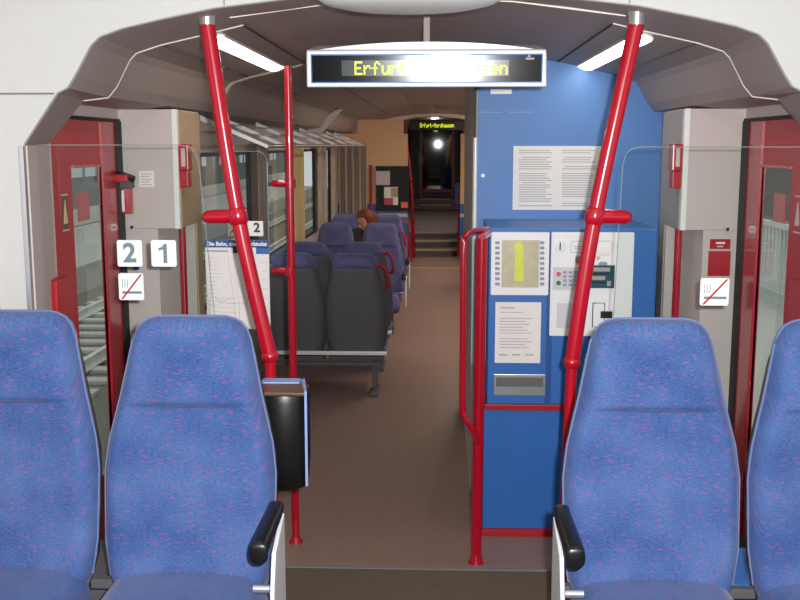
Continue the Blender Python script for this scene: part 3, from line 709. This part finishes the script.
bm = nb(); pbox(bm, 575.5, 256, 581.5, 259.5, f1-.002, .001); obj('payment_sticker_top', bm, 'key', pp)
bm = nb(); pbox(bm, 553, 267, 583, 290, f1, .002); obj('keypad_plate', bm, 'keypanel', pp)
for y, m_ in ((274, 'pink'), (283, 'green')):
    bm = nb(); c = XZ(558.5, y, f1-.002); tube(bm, [c, c+Vector((0, -.004, 0))], .0115, 16); obj('button', bm, m_, pp, smooth=True)
for r in range(4):
    for q in range(3):
        bm = nb(); x = 564.8+q*5.6; y = 272.2+r*4.2; pbox(bm, x-1.7, y-1.3, x+1.7, y+1.3, f1-.002, .003, .001); obj('key', bm, 'key', pp)
bm = nb(); pbox(bm, 588, 265, 614, 288, f1, .010, .003); cr = obj('card_reader', bm, 'teal', pp)
bm = nb(); pbox(bm, 592, 273, 609, 274.5, f1-.010, .002); pbox(bm, 592, 281.5, 607, 283, f1-.010, .002); obj('reader_slot', bm, 'black', pp)
bm = nb(); pbox(bm, 593, 267.5, 610, 271.5, f1-.010, .001); pbox(bm, 592, 276, 605, 280, f1-.010, .001); pbox(bm, 607, 281, 611, 286, f1-.010, .001); obj('reader_print', bm, 'bulkgrey', pp)
bm = nb(); pbox(bm, 557, 303, 576, 328, f1, .002); obj('note_slot_plate', bm, 'keypanel', pp)
bm = nb(); a = U(593, 303, f1); b = U(604, 327, f1); tube(bm, [(a[0], f1, a[1]), (b[0], f1, a[1]), (b[0], f1, b[1]), (a[0], f1, b[1]), (a[0], f1, a[1])], .003, 5); obj('slot_frame', bm, 'inkdark', pp)
bm = nb(); pbox(bm, 600.5, 311, 612, 318, f1, .012, .003); obj('card_guide', bm, 'black', pp)
bm = nb(); tube(bm, [XZ(604, 330, f1-.002), XZ(613, 330, f1-.002)], .012, 10); obj('slot_lip', bm, 'shell', pp, smooth=True)
bm = nb(); pbox(bm, 495.5, 302, 540, 363, D1, .003); p = obj('paper_notice', bm, 'paper', t, label='white paper notice taped to the blue cabinet')
bm = nb(); pbox(bm, 500, 307, 515, 308.4, D1-.003, .001); pbox(bm, 500, 312, 523, 312.8, D1-.003, .001)
for k in range(11):
    if k in (6,): continue
    pbox(bm, 499.5, 318+k*2.9, 533-(k*7 % 11), 319+k*2.9, D1-.003, .001)
for x in (499, 512, 525): pbox(bm, x, 354, x+8, 355.6, D1-.003, .001)
obj('text_lines', bm, 'ink', p)
bm = nb(); pbox(bm, 494, 374, 545, 395.5, D1, .006, .002); tr = obj('output_tray', bm, 'silver', t)
bm = nb(); a = U(496, 377, D1); b = U(543, 386, D1); prism(bm, [(a[0], D1-.0065, a[1]), (b[0], D1-.0065, a[1]), (b[0], D1-.0065, b[1]), (a[0], D1-.0065, b[1])], [(a[0], D1-.007, a[1]), (b[0], D1-.007, a[1]), (b[0], D1-.018, b[1]), (a[0], D1-.018, b[1])]); obj('flap', bm, 'shell', tr)
bm = nb(); pbox(bm, 548.4, 233, 550.4, 403, D1, .0015); obj('door_joint', bm, 'navy', t)

# red corner post and bent rail left of the machine
PD = 4.56
t = thing('grab_rail', 'red corner post with bent grab rail at the left edge of the ticket machine', 'handrail', (U(477, 560, PD)[0], PD, 0))
p1 = XZ(482, 238, PD); p0 = Vector((U(476, 562, PD)[0], PD, 0))
bm = nb(); tube(bm, [p0, p1], .026, 18); obj('post', bm, 'red', t, smooth=True)
bm = nb(); tube(bm, [p0+Vector((0, 0, .05)), p0+Vector((0, 0, .012)), p0], [.024, .034, .038]); obj('foot', bm, 'red', t, smooth=True)
bm = nb(); e = 4.5
pts = [XZ(488, 229, 4.893), XZ(484, 229.5, 4.75), XZ(472, 232, 4.6), XZ(465, 237, 4.52), XZ(463.5, 250, e), XZ(463, 330, e), XZ(462.5, 405, e), XZ(464, 415, e), XZ(470, 426, e), XZ(476, 437, 4.53), XZ(479, 448, PD), XZ(479, 455, PD)]
tube(bm, smooth_path(pts, 5), .0155, 16); obj('bent_rail', bm, 'red', t, smooth=True)
bm = nb(); c = XZ(468, 260, 4.5)
tube(bm, [p1, XZ(488, 232, 4.89)], .02, 14); obj('top_arm', bm, 'red', t, smooth=True)

# poster and tag on the blue wall
d = 5.56
t = thing('notice_sheet', 'large white two-column notice on the blue wall above the ticket machine', 'notice', tuple(XZ(558, 210, d)))
bm = nb(); pbox(bm, 513.5, 146, 603.5, 210, d, .004); p = obj('sheet', bm, 'paper', t)
bm = nb(); random.seed(3)
for cx0, cx1 in ((519, 553), (562, 598)):
    y = 150
    while y < 206:
        if random.random() > .12: pbox(bm, cx0+(3 if random.random() < .3 else 0), y, cx1-random.random()*8, y+1.0, d-.004, .001)
        y += 2.3
obj('text_lines', bm, 'ink', p)
bm = nb(); pbox(bm, 490.5, 89, 511.5, 94, d, .006); tag(obj('name_plate', bm, 'machwhite'), 'small blank white plate at the top of the blue wall', 'plate')
bm = nb(); c = XZ(483, 175.5, d); tube(bm, [c, c+Vector((0, -.006, 0))], .011, 12); tag(obj('screw_cap', bm, 'machwhite', smooth=True), 'tiny white screw cap on the blue wall left of the notice', 'cap')

# ================================================================== WASTE BIN
t = thing('waste_bin', 'black waste bin in a blue housing behind the left aisle seat', 'bin', (-.5, 3.25, .84))
x1 = U(306, 400, 3.1)[0]; x0 = x1-.17
zt = U(290, 392.5, 3.1)[1]; zb = U(290, 497, 3.1)[1]
bm = nb(); prism(bm, [(x1-.008, 3.12, zb+.03), (x1, 3.12, zb+.03), (x1, 3.12, zt), (x1-.008, 3.12, zt)], [(x1-.045, 3.3, zb+.03), (x1-.030, 3.3, zb+.03), (x1-.030, 3.3, zt), (x1-.045, 3.3, zt)]); box(bm, x0, x1-.03, 3.28, 3.30, zb+.03, zt, .003); box(bm, x0, x0+.01, 3.12, 3.29, zb+.03, zt, .003); box(bm, x0+.01, x1-.04, 3.24, 3.285, zt-.015, zt, .002); obj('housing', bm, 'bluelight', t)
bm = nb(); 
lv = [(zb, .05, 3.15), (zb+.02, .075, 3.12), (zb+.1, .082, 3.10), (zt-.04, .082, 3.10), (zt-.015, .08, 3.105)]
rg = []
for z, hw, yf in lv:
    cxm = (x0+x1)/2-.002; rg.append([bm.verts.new(v) for v in ((cxm-hw, 3.24, z), (cxm-hw, yf+.03, z), (cxm-hw+.025, yf, z), (cxm+hw-.025, yf, z), (cxm+hw, yf+.03, z), (cxm+hw, 3.24, z))])
for a_, b_ in zip(rg, rg[1:]):
    for i in range(6): bm.faces.new((a_[i], a_[(i+1) % 6], b_[(i+1) % 6], b_[i]))
bm.faces.new(rg[0]); bm.faces.new(rg[-1]); obj('bin', bm, 'black', t, smooth=60)
bm = nb(); box(bm, (x0+x1)/2-.078, (x0+x1)/2+.078, 3.11, 3.24, zt-.015, zt-.004, .004); obj('lid', bm, 'brownlid', t)
bm = nb(); box(bm, x0+.03, x0+.06, 3.30, 3.48, zb+.15, zb+.18); obj('bracket', bm, 'silver', t)

# low boxes behind the window seats
bm = nb(); box(bm, XC-1.46, XC-1.02, 3.03, 3.33, HF, .60, .01); tag(obj('heater_box', bm, 'shell'), 'grey box behind the left window seat, seen between the two left seats', 'heater')
bm = nb(); box(bm, XC+.82, XC+1.45, 3.03, 3.33, HF, .605, .01); tag(obj('heater_box', bm, 'blue'), 'blue box behind the right window seat, seen between the two right seats', 'heater')

# ================================================================== SEATS
HWP = [(1.145, .105), (1.141, .126), (1.13, .145), (1.11, .161), (1.08, .173), (.92, .206), (.79, .238), (.70, .249), (.50, .246), (.42, .236), (.385, .228), (.365, .212)]
def hw(z):
    for (z1, w1), (z0, w0) in zip(HWP, HWP[1:]):
        if z0 <= z <= z1: return w0+(w1-w0)*(z-z0)/(z1-z0)
    return HWP[-1][1]
def yfront(z): return .02+.125*max(0, (z-.38)/.765)**1.1
def loft(bm, zs, fn, n):
    rg = [[bm.verts.new(p) for p in fn(z)] for z in zs]
    for a_, b_ in zip(rg, rg[1:]):
        for i in range(n): bm.faces.new((a_[i], a_[(i+1) % n], b_[(i+1) % n], b_[i]))
    bm.faces.new(rg[0]); bm.faces.new(rg[-1][::-1])
def build_seat(name, label, fab, aisle=0, handle=0):
    t = thing(name, label, 'seat')
    NF = 22
    CR = .905
    def sect(z):
        w = hw(z); yf = yfront(z)
        head = 1/(1+math.exp(-(z-CR)/.0035)); bulge = head*(.030*math.exp(-((z-.95)/.10)**2)+.004)
        k = max(0, min(1, (1.150-z)/.05)); edge = math.sqrt(max(0, 1-(1-k)**2))
        low = max(0, min(1, (z-.36)/.05)); edge *= math.sqrt(max(0.05, 1-(1-low)**2))
        T = .052 if z < 1.02 else .052+.045*min(1, (z-1.02)/.03)
        pts = []
        for i in range(NF+1):
            u = -1+2*i/NF; x = w*math.sin(u*PI/2)**1 if False else w*(u if abs(u) < 1 else u)
            r = max(0, 1-((abs(u)-.80)/.20)**2) if abs(u) > .80 else 1
            bol = .016*(abs(u)**3)*(1-head*.6)
            y = yf + (.045 - (.045*math.sqrt(r)+bulge*(1-u**2)*1.0+bol*math.sqrt(r)))*edge + (1-edge)*.05
            pts.append((x, y, z))
        yb = yf+.045+T*max(.15, edge)
        m = 8
        for i in range(m+1):
            u = 1-2*i/m; r = 1-abs(u)**5
            pts.append((w*u*.995, yf+.045+(yb-yf-.045)*(.25+.75*math.sqrt(max(0, r))), z))
        return pts
    zs = [.365, .372, .385, .41, .46, .52, .58, .64, .70, .75, .80, .84, .87, .885, .893, .898, .901, .904, .907, .911, .917, .925, .94, .96, .98, 1.0, 1.02, 1.04, 1.06, 1.08, 1.095, 1.11, 1.12, 1.13, 1.138, 1.143, 1.145]
    bm = nb(); loft(bm, zs, sect, NF+1+9); obj('backrest', bm, fab, t, smooth=80, local=True)
    # welt along the edge of the backrest
    bm = nb(); pts = []
    for z in [.40, .5, .6, .7, .79, .86, .92, 1.0, 1.08, 1.11, 1.13, 1.141]: pts.append((hw(z)+.001, yfront(z)+.046, z))
    top = [(x, yfront(1.147)+.05, 1.147) for x in (.10, .05, 0, -.05, -.10)]
    pts = pts+top+[(-x, y, z) for x, y, z in reversed(pts)]
    tube(bm, pts, .003, 6); obj('piping', bm, 'welt', t, smooth=True, local=True)
    # hard shell on the back
    def sh(z):
        w = hw(z)+.004; y0 = yfront(z)+.05; k = max(0, min(1, (1.045-z)/.03)); T = (.055+.02*min(1, (1.05-z)*3))*(.6+.4*math.sqrt(k))
        return [(w*(-1+2*i/8), y0, z) for i in range(9)]+[(w*(1-2*i/10)*.997, y0+T*(.35+.65*math.sqrt(max(0, 1-abs(1-2*i/10)**6))), z) for i in range(11)]
    bm = nb(); loft(bm, [.34, .36, .45, .6, .75, .85, .92, .97, 1.0, 1.02, 1.035, 1.045], sh, 20); obj('back_shell', bm, 'shell', t, smooth=50, local=True)
    # seat cushion
    bm = nb(); NX, NY = 16, 14; L_ = .46
    grid = []
    for j in range(NY+1):
        v = j/NY; row = []
        for i in range(NX+1):
            u = -1+2*i/NX
            y = .06-L_*v
            ex = math.sqrt(max(0, 1-max(0, (abs(u)-.70)/.30)**2.4)); ey = math.sqrt(max(0, 1-max(0, (v-.80)/.20)**2))
            z = .335+.08*min(ex, 1)*min(ey, 1)+.014*(1-u*u)+.008*math.sin(v*PI)*(1-u*u)
            row.append((.232*u, y, z))
        grid.append(row)
    tv = [[bm.verts.new(p) for p in r] for r in grid]; bv = [[bm.verts.new((p[0]*.97, p[1], .30)) for p in r] for r in grid]
    for j in range(NY):
        for i in range(NX):
            bm.faces.new((tv[j][i], tv[j][i+1], tv[j+1][i+1], tv[j+1][i])); bm.faces.new((bv[j][i], bv[j+1][i], bv[j+1][i+1], bv[j][i+1]))
    for j in range(NY):
        bm.faces.new((tv[j][0], tv[j+1][0], bv[j+1][0], bv[j][0])); bm.faces.new((tv[j][NX], bv[j][NX], bv[j+1][NX], tv[j+1][NX]))
    for i in range(NX):
        bm.faces.new((tv[0][i], bv[0][i], bv[0][i+1], tv[0][i+1])); bm.faces.new((tv[NY][i], tv[NY][i+1], bv[NY][i+1], bv[NY][i]))
    obj('seat_cushion', bm, fab, t, smooth=70, local=True)
    bm = nb(); box(bm, -.22, .22, -.36, .1, .27, .302, .008); obj('seat_pan', bm, 'shell', t, local=True)
    if aisle:
        s = aisle; x = s*.258
        bm = nb(); f = lambda a, b: sorted((x+s*a, x+s*b))
        prism(bm, [(x+.016*s, .03, .28), (x+.016*s, -.15, .28), (x+.016*s, -.17, .46), (x+.016*s, -.13, .56), (x+.016*s, .03, .612)], [(x+.028*s, .03, .28), (x+.028*s, -.15, .28), (x+.028*s, -.17, .46), (x+.028*s, -.13, .56), (x+.028*s, .03, .612)])
        ar = obj('armrest_bracket', bm, 'pale', t, bevel=.003, local=True, label='white metal armrest bracket')
        bm = nb(); pth = smooth_path([(x+s*.006, .03, .634), (x+s*.008, -.04, .632), (x+s*.006, -.14, .626), (x+s*.004, -.235, .618), (x+s*.004, -.257, .605)], 5)
        rg = []
        for i, p in enumerate(pth):
            k = i/(len(pth)-1); w_ = .022+.003*k; h_ = .016+.011*k
            if i == 0: w_ *= .7; h_ *= .7
            if k > .93: w_ *= .8
            if i == len(pth)-1: w_ *= .75; h_ *= .7
            rg.append([bm.verts.new((p.x+w_*math.copysign(abs(math.cos(q))**.6, math.cos(q)), p.y, p.z+h_*math.copysign(abs(math.sin(q))**.7, math.sin(q)))) for q in [2*PI*j/16 for j in range(16)]])
        for a_, b_ in zip(rg, rg[1:]):
            for i in range(16): bm.faces.new((a_[i], a_[(i+1) % 16], b_[(i+1) % 16], b_[i]))
        bm.faces.new(rg[0]); bm.faces.new(rg[-1])
        obj('armrest_pad', bm, 'black', t, smooth=60, local=True)
        bm = nb(); tube(bm, [(x-s*.05, -.05, .42), (x, -.05, .42)], .012, 10); obj('armrest_pivot', bm, 'silver', t, smooth=True, local=True)
    if handle:
        s = handle; bm = nb()
        pts = smooth_path([(s*.165, .22, 1.04), (s*.215, .235, 1.05), (s*.245, .235, 1.02), (s*.262, .225, .90), (s*.235, .20, .875)], 5)
        tube(bm, pts, .012, 10); obj('grab_handle', bm, 'redtrim', t, smooth=True, local=True)
    return t
M['welt'] = mat('seat_welt', (96, 112, 158), .8, sheen=.3)
def rails(name, label, x0, x1, y, z0, s_aisle, group=None, f=1):
    "support rail of a pair of seats, one leg on the aisle side; f = -1 for seats turned away"
    t = thing(name, label, 'seat support', ((x0+x1)/2, y, z0))
    bm = nb(); box(bm, x0, x1, *sorted((y+f*.135, y+f*.165)), z0+.325, z0+.355, .005); obj('rail', bm, 'pale' if z0 < .1 else 'shell', t)
    bm = nb(); box(bm, x0+.05, x1-.05, *sorted((y-f*.30, y-f*.24)), z0+.235, z0+.262, .004); box(bm, x0+.05, x1-.05, *sorted((y+f*.11, y+f*.14)), z0+.235, z0+.262, .004); obj('beam', bm, 'shell', t)
    xa = x0+.1 if s_aisle < 0 else x1-.1
    bm = nb(); box(bm, xa-.03, xa+.03, y-.22, y+.12, z0+.0, z0+.03, .004); box(bm, xa-.022, xa+.022, y-.08, y+.02, z0+.02, z0+.262, .004); obj('leg', bm, 'shell', t)
    return t
# near seats face the camera
NY_ = 2.66
seatL = build_seat('train_seat', 'blue fabric aisle seat left of the aisle, black armrest beside the waste bin', 'fabric', aisle=1)
seatL.location = (-.711, NY_, HF-.02)
seatR = build_seat('train_seat', 'blue fabric aisle seat right of the aisle, in front of the ticket machine', 'fabric', aisle=-1)
seatR.location = (.617, NY_, HF-.02)
seatP = build_seat('train_seat', 'blue fabric window seat at the left edge of the picture', 'fabric'); seatP.location = (-1.222, NY_-.02, HF-.005)
copy_tree(seatP, (1.141, NY_, HF-.02), 0, 'blue fabric window seat at the right edge of the picture, mostly cut off')
rails('seat_support', 'metal support rail under the two near left seats', -1.45, -.46, NY_, HF-.02, 1)
rails('seat_support', 'metal support rail under the two near right seats', .37, 1.38, NY_, HF-.02, -1)

# saloon seats (low floor)
mA = build_seat('train_seat', '', 'fabricfar', handle=-1)     # back turned to us, rotated: handle toward the aisle
mW = build_seat('train_seat', '', 'fabricfar')
# row one and two: turned away from the camera
mA.location = (-.635, 7.95, 0); mA.rotation_euler = (0, 0, PI)
mA['label'] = 'grey backed seat turned away, aisle side, red handle, nearest row past the route map'
mW.location = (-1.118, 7.95, 0); mW.rotation_euler = (0, 0, PI)
mW['label'] = 'grey backed seat turned away, window side, nearest row past the route map'
copy_tree(mA, (-.635, 8.85, 0), PI, 'grey backed aisle seat with blue top in the second row beyond the upright pole')
copy_tree(mW, (-1.118, 8.85, 0), PI, 'grey backed window seat with blue top in the second row beyond the upright pole')
rails('seat_support', 'pale rail and dark leg under the nearest pair of grey backed seats', -1.34, -.39, 7.95, 0, 1, None, -1)
rails('seat_support', 'pale rail under the second pair of grey backed seats', -1.34, -.39, 8.85, 0, 1, None, -1)
mF = build_seat('train_seat', 'blue aisle seat facing the camera with red handle, in front of the passenger', 'fabricfar', aisle=1, handle=1); mF.location = (-.60, 10.6, 0)
copy_tree(mW, (-1.09, 10.6, 0), 0, 'blue window seat facing the camera, one row nearer than the passenger')
rails('seat_support', 'rail under the blue seats one row nearer than the passenger', -1.33, -.38, 10.6, 0, 1)
copy_tree(mF, (-.60, 11.95, 0), 0, 'blue aisle seat facing the camera beside the passenger, farthest left row')
copy_tree(mW, (-1.09, 11.95, 0), 0, 'pinkish blue window seat facing the camera behind the passenger, farthest left row')
rails('seat_support', 'rail under the farthest row where the passenger sits', -1.33, -.38, 11.95, 0, 1)

# ================================================================== CURTAINS AND RACK
def curtain(label, x, y0, y1, m, z0=.95, z1=2.0, along='y'):
    bm = nb(); n = 40; rows = []
    for z in (z0, (z0+z1)/2, z1):
        rows.append([bm.verts.new(((x+.014*math.sin(i/n*PI*2*4), y0+(y1-y0)*i/n, z) if along == 'y' else (y0+(y1-y0)*i/n, x+.014*math.sin(i/n*PI*2*4), z))) for i in range(n+1)])
    for a_, b_ in zip(rows, rows[1:]):
        for i in range(n): bm.faces.new((a_[i], a_[i+1], b_[i+1], b_[i]))
    bmesh.ops.solidify(bm, geom=bm.faces[:], thickness=.004)
    tag(obj('curtain', bm, m, smooth=70), label, 'curtain')
curtain('grey curtain gathered between the first and second saloon windows', -1.43, 8.0, 8.5, 'curtain')
curtain('cream curtain, yellower than the others, between second and third saloon windows', -1.42, 9.95, 10.75, 'curtainy')
curtain('grey curtain gathered between the third and fourth saloon windows', -1.42, 12.0, 13.0, 'curtain')
curtain('grey curtain at the far end of the last saloon window', -1.42, 13.5, 14.4, 'curtain')
curtain('wide grey curtain hanging across the far partition beside the dark notice board', 14.43, -1.40, -1.0, 'curtain', along='x')

rk = thing('luggage_rack', 'luggage rack with pale sloping brackets above the left saloon windows', 'luggage rack', (-1.1, 9.5, 1.95))
for y in (5.8, 6.5, 7.6, 8.8, 10.0, 11.2, 12.4, 13.4):
    bm = nb(); prism(bm, [(-1.36, y-.02, 2.15), (-1.36, y+.02, 2.15), (-1.36, y+.02, 2.12), (-1.36, y-.02, 2.12)], [(-.98, y-.02, 1.985), (-.98, y+.02, 1.985), (-.98, y+.02, 1.965), (-.98, y-.02, 1.965)]); obj('bracket', bm, 'pale', rk)
bm = nb(); tube(bm, [(-.975, 5.75, 1.975), (-.975, 13.6, 1.975)], .012); obj('front_rail', bm, 'silver', rk, smooth=True)
for xx, zz_ in ((-1.25, 2.10), (-1.11, 2.04)):
    bm = nb(); tube(bm, [(xx, 5.85, zz_), (xx, 13.6, zz_)], .006, 8); obj('shelf_rod', bm, 'silver', rk, smooth=True)

# ================================================================== FAR POLES
def farpole(label, pts, d, r=.03):
    t = thing('handrail_pole', label, 'pole', tuple(XZ(*pts[-1], d)))
    bm = nb(); tube(bm, smooth_path([XZ(x, y, d) for x, y in pts], 5), r, 12); obj('pole', bm, 'red', t, smooth=True)
    c = XZ(*pts[1], d); bm = nb(); ball(bm, c, r*1.7, r*1.7, r*1.5, 12); obj('joint', bm, 'redtrim', t, smooth=True)
farpole('slim red pole left of the far steps, beside the notice board', [(398, 123), (404, 190), (409.5, 262)], 16.3)
farpole('red leaning pole at the left foot of the far steps', [(404, 123), (411, 180), (414, 257)], 17.6)
farpole('red leaning pole at the right foot of the far steps', [(468, 130), (461, 195), (458.5, 256)], 17.6)
bm = nb(); pbox(bm, 455, 183, 461.5, 204, 18.6, .02); tag(obj('wall_sign', bm, 'bluewall'), 'small blue sign beside the right pole at the top of the far steps', 'sign')
# pale panels flanking the far aisle
for s in (-1, 1):
    bm = nb(); box(bm, *sorted((XC+s*.60, XC+s*.655)), 20.0, 20.4, .36, 1.5, .01)
    tag(obj('partition_panel', bm, 'bulk'), 'narrow pale panel on the %s of the dark far aisle' % ('left' if s < 0 else 'right'), 'panel')

# ================================================================== PERSON
def skin_mesh(name, verts, edges, radii, root, m, parent, sub=2):
    me = bpy.data.meshes.new(name); me.from_pydata([Vector(v)-Vector(rootloc(parent)) for v in verts], edges, [])
    o = bpy.data.objects.new(name, me); C.objects.link(o); o.parent = parent
    md = o.modifiers.new('skin', 'SKIN'); md.use_smooth_shade = True
    for i, r in enumerate(radii):
        sv = me.skin_vertices[0].data[i]; sv.radius = (r, r) if not isinstance(r, tuple) else r; sv.use_root = (i == root)
    s = o.modifiers.new('sub', 'SUBSURF'); s.levels = sub; s.render_levels = sub
    bpy.context.view_layer.update()
    ev = bpy.data.meshes.new_from_object(o.evaluated_get(bpy.context.evaluated_depsgraph_get()))
    o.modifiers.clear(); o.data = ev; ev.materials.clear(); ev.materials.append(M[m])
    for p in ev.polygons: p.use_smooth = True
    return o
px_, py_ = -1.0, 11.74       # hips on the window-side seat, body leaning to the aisle
t = thing('person', 'auburn-haired person in dark clothes sitting low between the blue seats, head leaning down', 'person', (px_, py_, .42))
hx, hy, hz = U(365, 221, 11.45)[0], 11.45, U(365, 221, 11.45)[1]
V = [(px_, py_, .54), (px_+.03, py_-.01, .66), (px_+.06, py_-.05, .82), (px_+.09, py_-.10, .95), (hx-.02, hy+.09, 1.01), (hx-.01, hy+.05, 1.06),
     (px_+.09-.15, py_-.09, .93), (px_-.10, py_-.20, .74), (px_-.02, py_-.36, .66), (px_+.01, py_-.42, .66),
     (px_+.09+.16, py_-.11, .93), (px_+.28, py_-.20, .73), (px_+.14, py_-.37, .66), (px_+.10, py_-.43, .66),
     (px_-.10, py_-.03, .48), (px_-.12, py_-.45, .50), (px_-.12, py_-.47, .10), (px_-.12, py_-.60, .05),
     (px_+.10, py_-.03, .48), (px_+.12, py_-.45, .50), (px_+.12, py_-.47, .10), (px_+.12, py_-.60, .05)]
E = [(0,1),(1,2),(2,3),(3,4),(4,5),(3,6),(6,7),(7,8),(8,9),(3,10),(10,11),(11,12),(12,13),(0,14),(14,15),(15,16),(16,17),(0,18),(18,19),(19,20),(20,21)]
R = [.13, .12, .13, .10, .055, .05, .06, .047, .036, .028, .06, .047, .036, .028, .09, .062, .045, .035, .09, .062, .045, .035]
body = skin_mesh('body', V, E, R, 0, 'cloth', t)
for sx, w in ((-1, Vector(V[9])), (1, Vector(V[13]))):          # hands: palm and five fingers
    hv = [w, w+Vector((0, -.045, -.004))]; he = [(0, 1)]; hr = [.024, .030]
    for k, (ox, ln) in enumerate(((-.026, .05), (-.009, .062), (.009, .066), (.026, .058))):
        b0 = w+Vector((ox, -.07, -.004)); i0 = len(hv)
        hv += [b0, b0+Vector((0, -ln*.5, -.006)), b0+Vector((0, -ln*.85, -.028))]; he += [(1, i0), (i0, i0+1), (i0+1, i0+2)]; hr += [.010, .009, .007]
    i0 = len(hv); hv += [w+Vector((-sx*.035, -.035, 0)), w+Vector((-sx*.05, -.065, -.01))]; he += [(1, i0), (i0, i0+1)]; hr += [.011, .008]
    skin_mesh('hand', hv, he, hr, 0, 'skin', t, 1)
# head with face, turned to the left of the picture and bent forward
Rm = Matrix.Translation((hx, hy, hz)) @ Matrix.Rotation(math.radians(-42), 4, 'Z') @ Matrix.Rotation(math.radians(24), 4, 'X')
bm = nb(); ball(bm, (0, 0, 0), .078, .096, .112, 28)
for v in bm.verts:
    x, y, z = v.co
    if z < -.01: k = 1-.38*((-z-.01)/.10)**1.2; v.co.x *= k; v.co.y = y*(1-.18*(-z-.01)/.1)-.012*(-z)/.1
    if y < -.06 and abs(x) < .045 and -.01 < z < .03 and abs(abs(x)-.03) < .016: v.co.y += .010
ball(bm, (0, -.098, -.022), .012, .018, .022, 10); ball(bm, (.078, 0, -.012), .008, .02, .03, 10); ball(bm, (-.078, 0, -.012), .008, .02, .03, 10)
bmesh.ops.transform(bm, matrix=Rm, verts=bm.verts); head = obj('head', bm, 'skin', t, smooth=80)
bm = nb(); ball(bm, (.03, -.086, .012), .011, .008, .007, 10); ball(bm, (-.03, -.086, .012), .011, .008, .007, 10); bmesh.ops.transform(bm, matrix=Rm, verts=bm.verts); obj('eyes', bm, 'inkdark', head, smooth=True)
bm = nb(); ball(bm, (0, -.083, -.058), .022, .008, .006, 10); bmesh.ops.transform(bm, matrix=Rm, verts=bm.verts); obj('mouth', bm, 'orange', head, smooth=True)
bm = nb(); ball(bm, (0, .016, .03), .098, .115, .108, 32)
for v in bm.verts:
    x, y, z = v.co
    if y < -.04 and z < .075: v.co.y = -.04-(z-.075)*.0; v.co.y = max(v.co.y, -.045)
    if z < -.02: v.co.z = z*1.9; v.co.y += .02
    a_ = math.atan2(x, y); v.co.x += .004*math.sin(a_*22+z*40)
ball(bm, (.02, .12, -.02), .05, .05, .085, 14)
bmesh.ops.transform(bm, matrix=Rm, verts=bm.verts); obj('hair', bm, 'hair', t, smooth=80)

# ================================================================== OUTSIDE
bm = nb(); box(bm, -40, 1.9, -10, 70, -1.1, -1.0); tag(obj('track_ballast', bm, 'ballast'), 'grey brown track ballast outside the left door', 'ballast', kind='stuff')
for x in (-4.6, -6.05):
    bm = nb(); box(bm, x-.035, x+.035, 0, 60, -.82, -.79); box(bm, x-.01, x+.01, 0, 60, -.93, -.82); box(bm, x-.07, x+.07, 0, 60, -.94, -.925)
    tag(obj('track_rail', bm, 'rail'), 'pale steel rail on the ballast outside the left door, %s of the two' % ('nearer' if x > -5 else 'farther'), 'rail')
slp = None
for k in range(22):
    y = 6+k*.62
    if slp is None:
        bm = nb(); box(bm, -1.25, 1.25, -.12, .12, -.03, .03, .02); slp = obj('railway_sleeper', bm, 'concrete'); o = slp
        o['label'] = 'pale concrete sleeper under the rails outside the left door'; o['category'] = 'sleeper'; o['group'] = 'concrete sleepers outside the left door'
    else: o = slp.copy(); C.objects.link(o)
    o.location = (-5.32, y, -.97)
bm = nb(); box(bm, -10.8, -7.2, 0, 60, -1.0, -.45); tag(obj('station_platform', bm, 'concrete'), 'pale platform beyond the rails outside the left door', 'platform')
t = thing('station_building', 'grey building with pale windows seen through the left windows', 'building', (-11.7, 30, -.45))
bm = nb(); box(bm, -12.5, -11, 2, 75, -1.0, 7); obj('wall', bm, 'wallout', t)
for k in range(12):
    y = 9+k*5.2; bm = nb(); box(bm, -11.02, -10.96, y, y+2.2, 1.0, 3.2); w = obj('window', bm, 'winout', t)
    bm = nb(); box(bm, -10.97, -10.93, y+1.05, y+1.15, 1.0, 3.2); box(bm, -10.97, -10.93, y, y+2.2, 2.3, 2.38); obj('mullion', bm, 'wallout', w)
bm = nb(); box(bm, -11.0, -10.9, 2, 75, -.45, .05); obj('plinth_band', bm, 'concrete', t)
bm = nb(); box(bm, 1.9, 14, -10, 70, -1.1, -.35); tag(obj('station_platform', bm, 'concrete'), 'pale platform outside the right door', 'platform')
fc = thing('platform_fence', 'white barred fence on the platform outside the right door', 'fence', (5.0, 15, -.35))
bm = nb(); box(bm, 4.97, 5.03, 9, 24, .78, .86); box(bm, 4.98, 5.02, 9, 24, -.2, -.15); obj('rail', bm, 'fence', fc)
bm = nb()
for k in range(90): y = 9.1+k*.165; box(bm, 4.99, 5.01, y-.025, y+.025, -.33, .8)
o = obj('bars', bm, 'fence', fc)
t = thing('station_building', 'dark building with white canopy behind the fence outside the right door', 'building', (12, 30, -.35))
bm = nb(); box(bm, 11, 12, 5, 75, -.35, 6); obj('wall', bm, 'wallout', t)
bm = nb(); box(bm, 8, 11, 5, 75, 2.2, 2.5); obj('canopy', bm, 'concrete', t)

# ================================================================== LIGHT
w = bpy.data.worlds.new('world'); bpy.context.scene.world = w; w.use_nodes = True
w.node_tree.nodes['Background'].inputs[0].default_value = (.92, .96, 1, 1); w.node_tree.nodes['Background'].inputs[1].default_value = 1.0
# the camera's own flash
fl = bpy.data.lights.new('flash', 'SPOT'); fl.energy = 430; fl.spot_size = math.radians(78); fl.spot_blend = .6; fl.shadow_soft_size = .018; fl.color = (.98, .98, 1.0)
fo = bpy.data.objects.new('flash', fl); C.objects.link(fo); fo.location = (.06, 0.02, EYE+.045); fo.rotation_euler = (PI/2-PITCH, 0, YAW)
sc = bpy.context.scene
sc.view_settings.view_transform = 'Standard'; sc.view_settings.look = 'None'; sc.view_settings.exposure = .3; sc.view_settings.gamma = 1; sc.view_settings.use_curve_mapping = False
